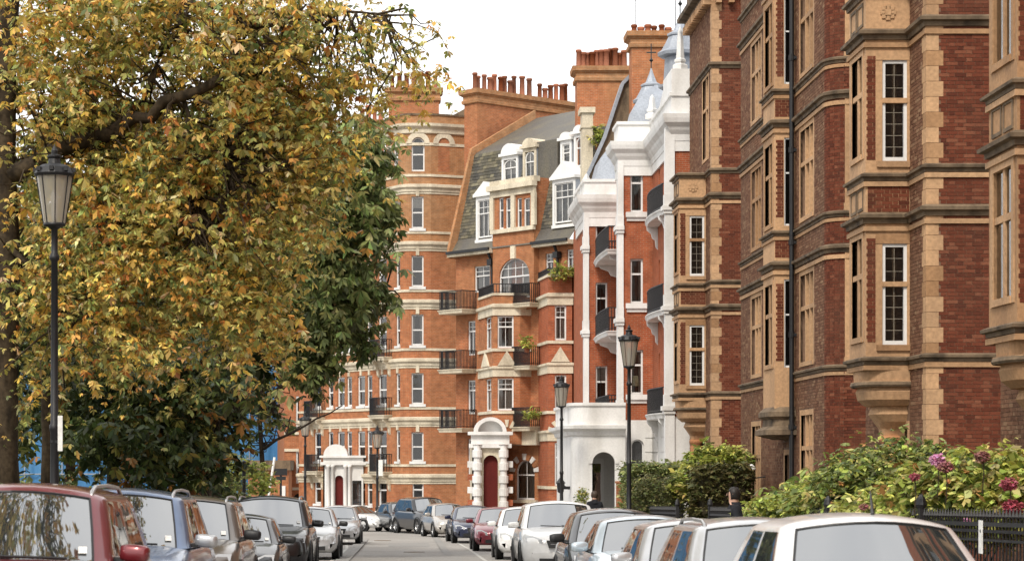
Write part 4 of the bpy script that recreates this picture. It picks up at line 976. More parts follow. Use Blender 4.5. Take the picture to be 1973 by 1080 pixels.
    # white porch with barrel hood
    q = (PX(700, 119.5), 119.5); n = 2.2; zt2 = PZ(895, 119.5)
    po = MB(); wall(po, q, (q[0]-n, q[1]), zb, zt2, [(1.1, 1.55, zb, PZ(915, 119.5), .22), (.1, .6, zb+.6, PZ(925, 119.5))], .25); po.obox(q, d0, n-.08, n, -3, 0, zb, zt2-.01); po.build('porch', 'white_paint', root)
    e = MB(); e.obox(q, d0, -.15, n+.15, -2.5, .2, zt2, zt2+.16); e.obox(q, d0, .0, n, -2.5, .1, zt2+.16, zt2+.4); e.obox(q, d0, -.15, n+.2, -2.5, .25, zt2+.4, zt2+.52); e.build('entablature', 'white_paint', root)
    hd = MB(); ap = arc_pts(.85, n-.02, zt2+.52, .62, 12); hd.add([wpt(q, d0, x, o, z) for o in (.2, -1.6) for x, z in ap], [tuple(range(13)), tuple(range(25, 12, -1))]+[(i, i+1, 14+i, 13+i) for i in range(12)]); hd.build('barrel_hood', 'white_paint', root)
    for x in (.75, .98, 1.68, 1.92): cl = MB(); cl.lathe(*wpt(q, d0, x, .12, 0)[:2], [(.14, zb), (.14, zb+.4), (.1, zb+.45), (.085, zt2-.15), (.13, zt2-.1), (.13, zt2)], 10); cl.build('column', 'white_paint', root, True)
    dd = MB(); dd.obox(q, d0, 1.1, 1.55, -.24, -.2, zb, zt2-.3); dd.build('door', 'dark_red_paint', root); w_ = window(root, q, d0, .1, .6, zb+.6, PZ(925, 119.5), cols=(2, 2), split=.5, ft=.04, fm='iron', dress='', setback=.1)
corner_mansion()

# ------------------------------------------------------------------ far left: end house, low lodge, sheeted scaffold
eh = thing('end_house', (-6.3, 130, -2.5), 'narrow red brick house end with white sash windows beside blue sheeting', 'building')
m_ = MB(); ops = [(.35, .85, z, z+1.9) for z in (.3, 3.6, 6.9, 10.2)]+[(.4, 1.0, -2.1, -.3, .3)]
a, b = (PX(598, 130), 130), (PX(548, 130), 130); wall(m_, a, b, -2.5, 17, ops); wall(m_, b, (b[0]-1.2, 142), -2.5, 17); m_.build('brick_wall', 'brick_orange', eh); interior(eh, [a, b], -2.4, 16.5, .5)
for o in ops[:4]: window(eh, a, (-1, 0), *o, split=.5, cols=(2, 2), rows=(1, 1), ft=.09, setback=.06)
m_ = MB()
for z in (-.1, 2.2, 3.2, 6.4, 9.7): m_.obox(a, (-1, 0), 0, 1.55, 0, .08, z, z+.16)
m_.build('stone_band', 'cream_stone', eh)
lo = thing('brick_lodge', (-8, 126, -2.5), 'low brown brick lodge with flat roof beneath the blue sheeting', 'building')
m_ = MB(); m_.box(PX(478, 126), PX(556, 126), 126, 130, -2.5, PZ(905, 126)); m_.build('brick_wall', 'brick_orange', lo)
m_ = MB(); m_.box(PX(474, 126), PX(560, 126), 125.7, 130.4, PZ(905, 126), PZ(886, 126)); m_.build('roof', 'soot_stone', lo)
for px in (500, 540): m_ = MB(); m_.box(PX(px, 126), PX(px+10, 126), 125.9, 125.99, -1.9, .2); m_.build('window', 'window_paint', lo)
bs = thing('scaffold_sheeting', (-18, 140, -2.6), 'blue plastic sheeting hung over a scaffolded building behind the trees', 'scaffold')
m_ = MB(); n = 120; x0, x1 = -34, PX(553, 140); vs = []; fs = []
for i in range(n+1):
    for j, z in enumerate((-2.5, .8, 4.2, 7.6, 11)): vs.append((x0+(x1-x0)*i/n, 140+.12*math.sin(i*1.9+j)+random.uniform(-.06, .06), z+random.uniform(-.05, .05)))
fs = [(i*5+j, (i+1)*5+j, (i+1)*5+j+1, i*5+j+1) for i in range(n) for j in range(4)]
m_.add(vs, fs); m_.build('sheet', 'blue_sheet', bs, True)
m_ = MB(); m_.box(x1-.0, x1+.15, 139.6, 150, -2.5, 11); m_.build('sheet', 'blue_sheet', bs)
m_ = MB()
for z in (.8, 4.2, 7.6): m_.tube([(x0, 139.8, z), (x1+.2, 139.8, z)], .035, 5)
for i in range(12): x = x0+(x1-x0)*i/11; m_.tube([(x, 139.8, -2.5), (x, 139.8, 11.2)], .035, 5)
m_.build('scaffold_pole', 'alloy', bs)
# ------------------------------------------------------------------ lamps, railings, signs
def street_lamp(x, y, top, label, sign=None, base=None):
    g = gz(y)+.12; root = thing('street_lamp', (x, y, g), label, 'street lamp', 'lamp posts along the street')
    h = top-g; z = top
    mb = MB(); mb.lathe(x, y, [(.16, g), (.16, g+.25), (.11, g+.32), (.10, g+.95), (.125, g+1.0), (.07, g+1.08), (.062, g+2.5), (.078, g+2.53), (.078, g+2.6), (.058, g+2.63), (.05, z-1.62), (.075, z-1.6), (.075, z-1.55), (.05, z-1.5), (.047, z-1.16), (.10, z-1.12), (.165, z-1.10), (.165, z-1.06)], 14); mb.build('post', 'iron', root, True)
    mb = MB(); mb.lathe(x, y, [(.16, z-1.06), (.268, z-.36)], 16, False); mb.build('lantern_glass', 'lantern_glass', root, True)
    mb = MB()
    for i in range(8):
        a = math.pi*i/4+.2; mb.tube([(x+.163*math.cos(a), y+.163*math.sin(a), z-1.06), (x+.272*math.cos(a), y+.272*math.sin(a), z-.36)], .008, 4)
    mb.build('lantern_rib', 'iron', root)
    mb = MB(); mb.lathe(x, y, [(.285, z-.37), (.305, z-.33), (.29, z-.30), (.25, z-.235), (.19, z-.195), (.10, z-.175), (.085, z-.10), (.11, z-.08), (.11, z-.055), (.045, z-.03), (.05, z+.02), (.012, z+.09), (.0, z+.13)], 18); mb.build('lantern_cap', 'iron', root)
    mb = MB()
    for i in range(8):
        a = math.pi*i/4; mb.box(x+.285*math.cos(a)-.03, x+.285*math.cos(a)+.03, y+.285*math.sin(a)-.03, y+.285*math.sin(a)+.03, z-.30, z-.24)
    mb.build('cap_crest', 'iron', root)
    mb = MB(); mb.lathe(x, y, [(.02, z-1.06), (.045, z-1.0), (.05, z-.62), (.02, z-.55)], 10); mb.build('mantle', 'paper', root, True)
    if sign: mb = MB(); mb.box(x+.06, x+.06+sign[0], y-.07, y-.05, sign[1], sign[2]); mb.build('sign_plate', 'paper', root); mb = MB(); mb.box(x-.06, x+.1, y-.06, y+.06, sign[1]+.12, sign[1]+.16); mb.build('bracket', 'iron', root)
    return root
street_lamp(PX(105, 32.5), 32.5, PZ(293, 32.5), 'tall black lamp post with large glass lantern against the yellow tree', (.07, PZ(868, 32.4), PZ(800, 32.4)))
street_lamp(PX(1212, 61.5), 61.5, PZ(632, 61.5), 'black lamp post in front of the white house, tallest on the right pavement')
street_lamp(PX(1082, 82), 82, PZ(727, 82), 'black lamp post in front of the gabled house bay')
street_lamp(PX(588, 104), 104, PZ(795, 104), 'slim black lamp post left of the white hooded porch')
street_lamp(PX(727, 113.5), 113.5, PZ(822, 113.5), 'slim lamp post with white plate before the corner mansion wing', (.22, PZ(916, 113.5), PZ(885, 113.5)))
ps = MB(); x = PX(470, 70); ps.lathe(x, 70, [(.07, gz(70)), (.06, PZ(890, 70)), (.09, PZ(889, 70)), (.02, PZ(886, 70))], 10); tag(ps.build('street_post', 'iron'), 'plain black post beside the pale green bush', 'post')
ps = MB(); ps.tube([(PX(508, 118), 118, gz(118)), (PX(529, 118), 118, PZ(880, 118))], .07, 6); tag(ps.build('leaning_pole', 'paper'), 'pale leaning pole in front of the low lodge', 'pole')
ps = MB(); x = PX(541, 120); ps.tube([(x, 120, -2.2), (x, 120, PZ(905, 120))], .07, 6); ps.box(x-.35, x+.35, 119.9, 120.1, PZ(915, 120), PZ(902, 120)); ps.box(x-.28, x+.28, 119.9, 120.1, PZ(924, 120), PZ(917, 120)); tag(ps.build('sign_post', 'iron'), 'dark post with two small boards by the lodge', 'sign')

def railing(y0, y1, x, label, singles):
    root = thing('iron_railing', (x, y0, gz(y0)+.12), label, 'railing', 'garden railings on the right')
    h = 1.32; n = int((y1-y0)/.14)
    f = lambda y: gz(y)+.12
    mb = MB()
    for (a, b) in ((h-.16, h-.11), (.16, .2), (h-.34, h-.31)): mb.add([(x+dx, y, f(y)+q) for y in (y0, y1) for dx in (-.02, .02) for q in (a, b)], [(0, 4, 5, 1), (2, 3, 7, 6), (1, 5, 7, 3), (0, 2, 6, 4), (0, 1, 3, 2), (4, 6, 7, 5)])
    mb.build('rail', 'iron', root)
    def bar(mb, X, Y, Z):
        mb.box(X-.009, X+.009, Y-.009, Y+.009, Z, Z+h-.06); mb.lathe(X, Y, [(.01, Z+h-.07), (.028, Z+h-.04), (.022, Z+h-.02), (.0, Z+h+.06)], 5)
        mb.lathe(X, Y, [(.004, Z+h-.235), (.05, Z+h-.235), (.05, Z+h-.2), (.004, Z+h-.2)], 6, False)
    if singles:
        mesh = cached('railbar', lambda: (lambda m: (bar(m, 0, 0, 0), m.mesh('bar', 'iron'))[1])(MB()))
        for i in range(n+1): y = y0+(y1-y0)*i/n; place('bar', mesh, root, (x, y, f(y)))
    else:
        mb = MB()
        for i in range(n+1): y = y0+(y1-y0)*i/n; bar(mb, x, y, f(y))
        tag(mb.build('bar', 'iron', root), kind='stuff')
    for y in (y0, y1): mb = MB(); mb.box(x-.04, x+.04, y-.04, y+.04, f(y)-.05, f(y)+h+.05); mb.lathe(x, y, [(.05, f(y)+h+.05), (.07, f(y)+h+.1), (.05, f(y)+h+.18), (0, f(y)+h+.25)], 8); mb.build('standard', 'iron', root)
    return root
r1 = railing(23.5, 29.5, 7.0, 'black spiked railing below the pink and red hydrangea', True)
railing(29.6, 36, 7.0, 'black spiked railing behind the nearest white car roof', True)
railing(36.1, 50, 7.0, 'long black railing in front of the leafy garden edge', False)
railing(56, 68, 7.0, 'black railing before the clipped hedges by the white house', False)
mb = MB(); mb.box(6.96, 6.975, 26.3, 26.45, .45, .85); tag(mb.build('notice_plate', 'paper'), 'small white plate fixed to the near railing', 'sign')
for (px, y, top, lab) in [(1312, 66, 905, 'dark garden gate post left of the pair'), (1337, 64, 905, 'dark garden gate post right of the pair')]:
    g = MB(); x = PX(px, y); g.box(x-.07, x+.07, y-.07, y+.07, gz(y), PZ(top+25, y)); g.lathe(x, y, [(.09, PZ(top+25, y)), (.11, PZ(top+20, y)), (.04, PZ(top+12, y)), (.08, PZ(top+6, y)), (0, PZ(top, y))], 8); tag(g.build('gate_post', 'iron'), lab, 'post', 'gate posts by the hedge')
g = MB(); y = 71; g.box(PX(1188, y), PX(1206, y), y-.2, y+.2, gz(y), PZ(930, y)); g.box(PX(1186, y), PX(1208, y), y-.24, y+.24, PZ(930, y), PZ(926, y)); tag(g.build('brick_pier', 'brick_orange'), 'short brick pier at the foot of the tall right lamp post', 'pier')
# garden soil behind the railings
strip('garden_bed', [(7.1, y) for y in ST[3:10]], [(10.1, y) for y in ST[3:10]], 'soil', .16)

# ------------------------------------------------------------------ foliage
def leaf_object(name, parent, pts, size, cols, weights, leaflets=5, spread=1.0, droop=.5, mat_='leaf', jitter=.32, width=.36, org=None, up=0.0):
    """clusters of folded leaflets at pts; every leaflet is two triangles with its own tint"""
    pts = np.asarray(pts, float); n = len(pts); k = leaflets
    pw_ = np.array(weights)/sum(weights); ci = rng.choice(len(cols), n, p=pw_); cs_ = np.repeat(rng.choice(len(cols), n//9+1, p=pw_), 9)[:n]; ci = np.where(rng.uniform(0, 1, n) < .6, cs_, ci); base = np.array(cols)[ci]
    yaw = rng.uniform(0, 2*np.pi, n); s = size*np.clip(rng.lognormal(0, .32, n), .5, 1.6)
    out = np.stack([np.cos(yaw), np.sin(yaw), rng.normal(-droop+up, .35, n)], 1); out /= np.linalg.norm(out, axis=1)[:, None]
    side = np.cross(out, [0, 0, 1.0]); side /= np.linalg.norm(side, axis=1)[:, None]; nor = np.cross(side, out)
    V = np.zeros((n, k, 4, 3)); CO = np.zeros((n, k, 4, 4)); CO[..., 3] = 1
    for j in range(k):
        a = (j-(k-1)/2)/max(1, (k-1)/2)*spread if k > 1 else np.zeros(n); a = a+rng.normal(0, .14, n)
        d = out*np.cos(a)[:, None]+side*np.sin(a)[:, None]; d = d+nor*rng.normal(-.25, .3, n)[:, None]; d /= np.linalg.norm(d, axis=1)[:, None]
        w = np.cross(nor, d); w /= np.linalg.norm(w, axis=1)[:, None]; w = w+nor*rng.normal(0, .35, n)[:, None]
        l = s*(1-.35*np.abs(j-(k-1)/2)/max(1, k/2))*rng.uniform(.8, 1.15, n)
        b = pts+d*(l*.08)[:, None]; mid = b+d*(l*.55)[:, None]
        V[:, j, 0] = b; V[:, j, 1] = mid+w*(l*width*.5)[:, None]-nor*(l*.06)[:, None]; V[:, j, 2] = b+d*l[:, None]-nor*(l*.12)[:, None]; V[:, j, 3] = mid-w*(l*width*.5)[:, None]-nor*(l*.06)[:, None]
        CO[:, j, :, :3] = (base*np.exp(rng.normal(0, jitter, (n, 1)))*np.exp(rng.normal(0, .08, (n, 3))))[:, None, :]
    o_ = np.array(org if org is not None else (ORG[parent.name] if parent is not None else (0, 0, 0)))
    V = V.reshape(-1, 3)-o_; nl = n*k
    m = bpy.data.meshes.new(name); m.vertices.add(nl*4); m.vertices.foreach_set('co', V.ravel())
    idx = (np.arange(nl)[:, None]*4+np.array([0, 1, 2, 0, 2, 3])[None]).ravel()
    m.loops.add(nl*6); m.loops.foreach_set('vertex_index', idx); m.polygons.add(nl*2)
    m.polygons.foreach_set('loop_start', np.arange(nl*2)*3); m.polygons.foreach_set('loop_total', np.full(nl*2, 3))
    m.update(calc_edges=True)
    at = m.attributes.new('leafcol', 'FLOAT_COLOR', 'POINT'); at.data.foreach_set('color', np.clip(CO, .003, .9).reshape(-1))
    m.materials.append(M[mat_]); o = bpy.data.objects.new(name, m); link(o, parent); return o
MULT = 1.0
SPRAY = (.22, .22, .14); SPRAY_LEN = .0
def blobs(specs, hollow=.45):
    """specs: (px, py, depth, rx_px, ry_px, r_depth, n) -> points spread through ellipsoids, denser near the skin, gathered in sprays"""
    out = []
    for (px, py, Y, rx, ry, rd, n) in specs:
        n = int(n*MULT); ns = max(1, n//9); d = rng.normal(size=(ns, 3)); d /= np.linalg.norm(d, axis=1)[:, None]; r = (hollow+(1-hollow)*rng.uniform(0, 1, ns)**.6)[:, None]
        c = d*r*np.array([rx*Y/FPX, rd, ry*Y/FPX])+np.array([PX(px, Y), Y, PZ(py, Y)])
        k = min(1.0, rx*Y/FPX*.55+.25); outw = np.stack([d[:, 0], d[:, 1]*.7, -.55+.5*d[:, 2]], 1)*SPRAY_LEN*k
        t = np.tile(np.linspace(-.4, 1, 9), ns)[:, None]
        sp = np.repeat(c, 9, 0)+np.repeat(outw, 9, 0)*t+rng.normal(0, 1, (ns*9, 3))*np.array(SPRAY)*k
        sp[:, 2] -= (np.maximum(t, 0)[:, 0]**2)*SPRAY_LEN*.35*k
        out.append(sp)
    return np.concatenate(out)
def tree(name, label, base, trunk, r0, limbs, specs, leaf, twigs=260, bark='bark', hollow=.45, twig_r=.012, clip=None):
    root = thing(name, base, label, 'tree')
    mb = MB(); pts = [Vector(base)+Vector((0, 0, -.3))]+[Vector(p) for p in trunk]; nn = len(pts)
    rad = [r0*1.5]+[r0*(1-.55*i/nn) for i in range(1, nn)]
    mb.tube(pts, rad, 12); mb.build('trunk', bark, root, True)
    lm = MB()
    for (pl, ra, rb) in limbs:
        P_ = [Vector(p) for p in pl]; Q = []
        for a, b in zip(P_[:-1], P_[1:]):
            for t in (0, .33, .66): Q.append(a.lerp(b, t)+Vector(rng.normal(0, .06, 3)))
        Q.append(P_[-1]); lm.tube(Q, [ra+(rb-ra)*i/(len(Q)-1) for i in range(len(Q))], 8)
    lm.build('limb', bark, root, True)
    P_ = blobs(specs, hollow)
    if clip is not None: P_ = P_[clip(P_)]
    tw = MB(); idx = rng.choice(len(P_), min(twigs, len(P_)), replace=False)
    ends = [Vector(a).lerp(Vector(b), t) for (pl, _, _) in limbs for a, b in zip(pl[:-1], pl[1:]) for t in np.linspace(.1, 1, 7)]
    for i in idx:
        p = Vector(P_[i]); e = min(ends, key=lambda q: (q-p).length+random.uniform(0, .8))
        if (e-p).length > 2.4: continue
        m1 = e.lerp(p, .35)+Vector(rng.normal(0, .18, 3)); m2 = e.lerp(p, .7)+Vector(rng.normal(0, .15, 3)); tw.tube([e, m1, m2, p], [twig_r*2.2, twig_r*1.5, twig_r, twig_r*.4], 4)
    tw.build('twigs', bark, root)
    leaf_object('crown', root, P_, **leaf); return root
def pt(px, py, Y): return (PX(px, Y), Y, PZ(py, Y))
YEL = [(.72, .46, .10), (.64, .47, .14), (.48, .42, .13), (.30, .30, .09), (.68, .36, .09), (.46, .18, .05), (.16, .19, .06), (.78, .60, .32)]
MULT = 1.75; SPRAY = (.12, .12, .08); SPRAY_LEN = .9
D1 = 39.0
def clip_chestnut(P):
    """the old wood stays partly bare: few leaves right in front of trunk and main limb, and ragged holes in the crown"""
    px = P[:, 0]*FPX/P[:, 1]+XV; py = YH-(P[:, 2]-EYE)*FPX/P[:, 1]; keep = np.ones(len(P), bool); u = rng.uniform(0, 1, len(P))
    keep &= ~((px < 52) & (P[:, 1] < D1) & (u < .55))
    limb = [(10, 340), (110, 290), (230, 245), (320, 195), (415, 158)]
    for (a, b) in zip(limb[:-1], limb[1:]):
        t = np.clip(((px-a[0])*(b[0]-a[0])+(py-a[1])*(b[1]-a[1]))/((b[0]-a[0])**2+(b[1]-a[1])**2), 0, 1)
        d = np.hypot(px-a[0]-t*(b[0]-a[0]), py-a[1]-t*(b[1]-a[1])); keep &= ~((d < 26) & (P[:, 1] < D1-.7) & (u < .9))
    h = np.sin(P[:, 0]*2.1+1.3*np.sin(P[:, 2]*1.7))+np.sin(P[:, 2]*2.6+P[:, 1]*1.9)+.8*np.sin(P[:, 0]*4.3-P[:, 2]*3.1+P[:, 1])
    keep &= ~((h < -.85) & (u < .85)); return keep
tree('chestnut_tree', 'big chestnut tree turning yellow and brown with a heavy bent limb, left of the street', (PX(6, D1), D1, gz(D1)),
     [pt(5, 880, D1), pt(8, 700, D1), pt(14, 480, D1), pt(8, 320, D1), pt(12, 100, D1), pt(30, -150, D1)], .30,
     [([pt(10, 340, D1), pt(110, 290, D1-.3), pt(230, 245, D1-.7), pt(320, 195, D1-1), pt(415, 158, D1-1.2)], .17, .085),
      ([pt(30, -100, D1), pt(200, -60, D1-1), pt(330, 0, D1-1), pt(460, 20, D1)], .14, .05), ([pt(415, 158, D1-1.2), pt(480, 60, D1-1), pt(620, 20, D1), pt(740, 30, D1)], .06, .02),
      ([pt(250, 235, D1-.7), pt(330, 80, D1-.5), pt(360, 30, D1)], .06, .03), ([pt(350, 180, D1-1), pt(380, 300, D1-.8), pt(372, 400, D1-.6)], .04, .015), ([pt(380, 175, D1-1.1), pt(430, 260, D1-1), pt(440, 330, D1-.8)], .035, .012),
      ([pt(180, 270, D1-.5), pt(190, 340, D1-.6), pt(180, 440, D1-.6)], .05, .02), ([pt(14, 480, D1), pt(80, 520, D1-.5), pt(160, 600, D1-.5)], .06, .02), ([pt(470, -100, D1), pt(490, 60, D1-.4), pt(460, 130, D1-.6)], .05, .02)],
     [(0, 140, D1+2.2, 110, 170, 1.2, 900), (0, 480, D1+2.2, 90, 170, 1.0, 500), (60, 60, D1, 150, 130, 2.6, 1500), (230, 60, D1, 170, 120, 2.6, 1900), (420, 60, D1, 160, 130, 2.6, 1900), (570, 70, D1, 110, 120, 2.2, 800), (680, 60, D1, 90, 80, 1.6, 240), (770, 60, D1+.5, 80, 55, 1.0, 110), (810, 150, D1+.5, 50, 30, .8, 36), (720, 150, D1, 70, 60, 1.2, 110),
      (120, 230, D1, 140, 100, 2.4, 1100), (300, 290, D1, 170, 110, 2.4, 1500), (480, 230, D1, 140, 120, 2.4, 1500), (620, 190, D1, 90, 90, 1.8, 440), (150, 420, D1, 150, 110, 2.2, 1200), (340, 430, D1-.5, 150, 110, 2.0, 1300), (480, 400, D1, 130, 110, 2.0, 1200), (600, 300, D1+.5, 90, 90, 1.6, 520), (690, 215, D1, 60, 50, 1, 70),
      (60, 560, D1-.4, 90, 110, 1.6, 520), (220, 560, D1-1, 120, 90, 1.8, 800), (390, 560, D1-1, 130, 90, 1.8, 900), (490, 570, D1-.6, 70, 80, 1.4, 420), (60, 720, D1-.5, 70, 90, 1.2, 260), (230, 650, D1-1, 110, 50, 1.4, 340), (430, 650, D1-1, 90, 35, 1.2, 160)],
     dict(size=.128, cols=YEL, weights=[19, 24, 24, 19, 7, 3, 15, 5], leaflets=5, droop=.55, width=.42, spread=1.15), twigs=900, bark='bark_mossy', hollow=.3, clip=clip_chestnut)
MULT = 1.0; SPRAY = (.15, .15, .12); SPRAY_LEN = .6
tree('plane_tree', 'thin-leaved tree overhanging the near left kerb, mirrored in the red car windscreen', (-7.2, 20, gz(20)), [(-7.2, 20, 2), (-7.1, 20.2, 5), (-6.6, 20.5, 8)], .22,
     [([(-6.6, 20.5, 8), (-5, 21, 9.3), (-3.2, 21.5, 9.8), (-1.5, 22.5, 10.2)], .13, .03), ([(-7.1, 20.2, 6.5), (-5.6, 22.5, 8.8), (-4.2, 25, 10), (-2.8, 28, 10.8)], .12, .03), ([(-6.6, 20.5, 8), (-5.6, 18.8, 8.8), (-3.6, 17.8, 9.2), (-2.2, 18.2, 9.6)], .1, .03), ([(-5, 21, 9.3), (-3.6, 23.5, 10.6), (-2.2, 25.2, 11)], .06, .02)],
     [(XV+(-3.6)*FPX/q, YH-(zz-EYE)*FPX/q, q, 2.2*FPX/q, 1.0*FPX/q, 2.8, 1500) for q, zz in ((18.5, 9.2), (24.5, 10.2), (31, 11.6))],
     dict(size=.16, cols=YEL, weights=[20, 24, 22, 14, 10, 3, 10, 5], leaflets=5, droop=.5, width=.42, spread=1.15), twigs=900, bark='bark')
GRN = [(.15, .185, .06), (.20, .235, .08), (.27, .30, .11), (.095, .12, .045), (.36, .35, .14)]
MULT = .8; SPRAY = (.17, .17, .16); SPRAY_LEN = .7
D2 = 60.0
tree('evergreen_tree', 'dark green drooping tree leaning over the road before the corner mansion', (PX(400, D2), D2, gz(D2)),
     [pt(410, 850, D2), pt(440, 700, D2), pt(500, 520, D2), pt(560, 380, D2)], .28,
     [([pt(500, 520, D2), pt(600, 440, D2), pt(700, 420, D2)], .12, .03), ([pt(440, 700, D2), pt(540, 610, D2), pt(640, 570, D2), pt(760, 560, D2)], .1, .02), ([pt(560, 380, D2), pt(640, 320, D2), pt(720, 300, D2)], .09, .02), ([pt(540, 610, D2), pt(600, 640, D2), pt(625, 680, D2)], .05, .015)],
     [(578, 330, D2, 120, 90, 3, 1500), (668, 330, D2, 60, 70, 2, 700), (730, 300, D2, 22, 40, .8, 110), (740, 385, D2, 18, 28, .7, 90), (618, 440, D2, 110, 80, 3, 1500), (698, 400, D2, 50, 60, 1.6, 420), (588, 540, D2, 95, 80, 2.6, 1400), (658, 520, D2, 50, 36, 1.6, 300), (703, 545, D2, 30, 20, .8, 110), (718, 575, D2, 42, 22, 1.0, 150), (618, 610, D2, 80, 45, 1.6, 520), (593, 690, D2, 42, 50, 1.0, 420), (668, 650, D2, 40, 40, 1.0, 200), (478, 480, D2+2, 140, 140, 3, 1700), (678, 250, D2, 60, 40, 1.5, 260), (458, 300, D2+2, 160, 140, 3, 1800)],
     dict(size=.27, cols=GRN, weights=[26, 26, 12, 24, 6], leaflets=6, droop=.9, width=.34, spread=1.3), twigs=200, twig_r=.014)
# dark understorey
MULT = 1.0; SPRAY = (.15, .15, .12); SPRAY_LEN = .7
UND = [(.03, .044, .014), (.055, .075, .022), (.11, .13, .035), (.26, .23, .06), (.34, .17, .05)]  # first greens darkened to carry the deep shade under the canopy
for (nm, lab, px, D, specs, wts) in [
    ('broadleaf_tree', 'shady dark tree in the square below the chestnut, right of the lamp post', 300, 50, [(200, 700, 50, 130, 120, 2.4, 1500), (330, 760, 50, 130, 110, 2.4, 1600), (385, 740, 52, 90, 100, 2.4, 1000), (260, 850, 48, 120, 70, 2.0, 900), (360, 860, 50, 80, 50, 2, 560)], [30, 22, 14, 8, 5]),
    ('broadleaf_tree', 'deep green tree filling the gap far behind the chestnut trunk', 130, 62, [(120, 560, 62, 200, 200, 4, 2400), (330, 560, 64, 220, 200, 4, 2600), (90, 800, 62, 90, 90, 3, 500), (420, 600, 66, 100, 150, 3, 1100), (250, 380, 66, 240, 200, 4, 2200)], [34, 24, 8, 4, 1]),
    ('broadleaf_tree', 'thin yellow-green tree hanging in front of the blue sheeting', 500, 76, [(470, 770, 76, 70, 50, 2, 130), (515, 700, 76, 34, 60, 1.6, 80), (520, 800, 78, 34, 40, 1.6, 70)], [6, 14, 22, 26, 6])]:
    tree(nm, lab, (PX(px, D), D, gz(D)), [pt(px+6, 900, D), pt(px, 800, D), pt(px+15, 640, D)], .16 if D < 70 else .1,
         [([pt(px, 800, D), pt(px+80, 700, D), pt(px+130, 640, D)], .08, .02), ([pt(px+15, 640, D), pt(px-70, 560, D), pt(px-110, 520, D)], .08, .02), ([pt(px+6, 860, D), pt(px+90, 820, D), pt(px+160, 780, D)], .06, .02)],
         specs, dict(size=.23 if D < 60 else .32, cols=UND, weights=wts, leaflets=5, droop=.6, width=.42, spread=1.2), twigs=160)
for (px, D, r, lab) in [(88, 44, .11, 'thin pale tree trunk just left of the near lamp post'), (215, 52, .13, 'slim dark tree trunk under the chestnut canopy'), (390, 58, .16, 'dark leaning tree trunk left of the pale green bush')]:
    rt = thing('bare_trunk_tree', (PX(px, D), D, gz(D)), lab, 'tree'); mb = MB(); mb.tube([pt(px, 1010, D), pt(px+3, 850, D), pt(px-2, 720, D), pt(px+8, 560, D)], [r*1.2, r, r*.9, r*.6], 10); mb.build('trunk', 'bark_mossy' if px < 100 else 'bark', rt, True)
    leaf_object('crown', rt, blobs([(px+5, 620, D, 60, 110, 1.6, 700)]), .22, UND, [30, 22, 14, 8, 4], droop=.6, width=.42)
SPRAY = (.26, .26, .18); SPRAY_LEN = .15
# ivy lump at the foot of the chestnut trunk (left edge)
def shrub(name, label, specs, leaf, cat='shrub', hollow=.75, core='soil'):
    x, y = PX(specs[0][0], specs[0][2]), specs[0][2]; root = thing(name, (x, y, gz(y)), label, cat)
    mb = MB()
    for i in range(7): a = i*.9; mb.tube([(x+.1*math.cos(a), y+.1*math.sin(a), gz(y)-.05), (x+.35*math.cos(a), y+.3*math.sin(a), gz(y)+.6), (x+.6*math.cos(a), y+.5*math.sin(a), gz(y)+1.1)], [.03, .02, .008], 5)
    mb.build('stem', 'bark', root); P_ = blobs(specs, hollow); P_ = P_[P_[:, 2] > gz(y)+.02]; leaf_object('foliage', root, P_, **leaf); return root
LG = [(.33, .37, .085), (.43, .45, .11), (.21, .26, .065), (.50, .43, .15), (.13, .17, .05), (.46, .24, .09)]
shrub('garden_shrub', 'pale yellow-green bush behind the dark post at the square corner', [(455, 925, 74, 60, 40, 1.4, 900), (420, 935, 72, 40, 30, 1.2, 400)], dict(size=.16, cols=LG, weights=[20, 26, 8, 6, 6, 0], leaflets=5, droop=.2, width=.5))
shrub('garden_shrub', 'dark green bush between the black post and leaning trunk', [(400, 930, 64, 50, 32, 1.2, 800)], dict(size=.16, cols=GRN, weights=[20, 20, 14, 14, 4], leaflets=5, droop=.3, width=.5))
# hedge along the square
def hedge(label, x0, x1, y0, y1, h, cols, wts, n, size=.10, name='garden_hedge', rough=.12):
    root = thing(name, ((x0+x1)/2, (y0+y1)/2, gz((y0+y1)/2)), label, 'hedge')
    mb = MB(); vs = []
    for y in (y0+.12, y1-.12):
        for (x, q) in ((x0+.12, -.1), (x1-.12, -.1), (x1-.12, h-.15), (x0+.12, h-.15)): vs.append((x, y, gz(y)+q))
    mb.add(vs, [(0, 1, 2, 3), (4, 7, 6, 5), (0, 4, 5, 1), (1, 5, 6, 2), (2, 6, 7, 3), (3, 7, 4, 0)]); mb.build('branch_core', 'soil', root)
    t = rng.uniform(0, 1, (n, 3)); P_ = np.stack([x0+(x1-x0)*t[:, 0], y0+(y1-y0)*t[:, 1], h*t[:, 2]], 1); f = rng.integers(0, 4, n)
    P_[f == 0, 0] = x0; P_[f == 1, 0] = x1; P_[f == 2, 2] = h; P_[f == 3, 1] = y0
    P_ += rng.normal(0, rough, (n, 3))*np.array([.6, .6, .6]); P_[:, 2] += np.array([gz(y) for y in P_[:, 1]])+.12*np.sin(P_[:, 1]*2.3)*(P_[:, 2] > h*.6)
    leaf_object('foliage', root, P_, size, cols, wts, leaflets=4, droop=.1, width=.5, up=.2); return root
hedge('low green hedge along the square behind the parked cars on the left', -8.0, -6.9, 26, 62, 1.75, GRN+[(.17, .19, .05)], [16, 20, 14, 10, 10, 8], 7000, .15)
hedge('farther stretch of green hedge beyond the bushes on the left', -8.4, -7.2, 62.5, 100, 1.7, GRN, [16, 20, 14, 10, 10], 3500, .16)
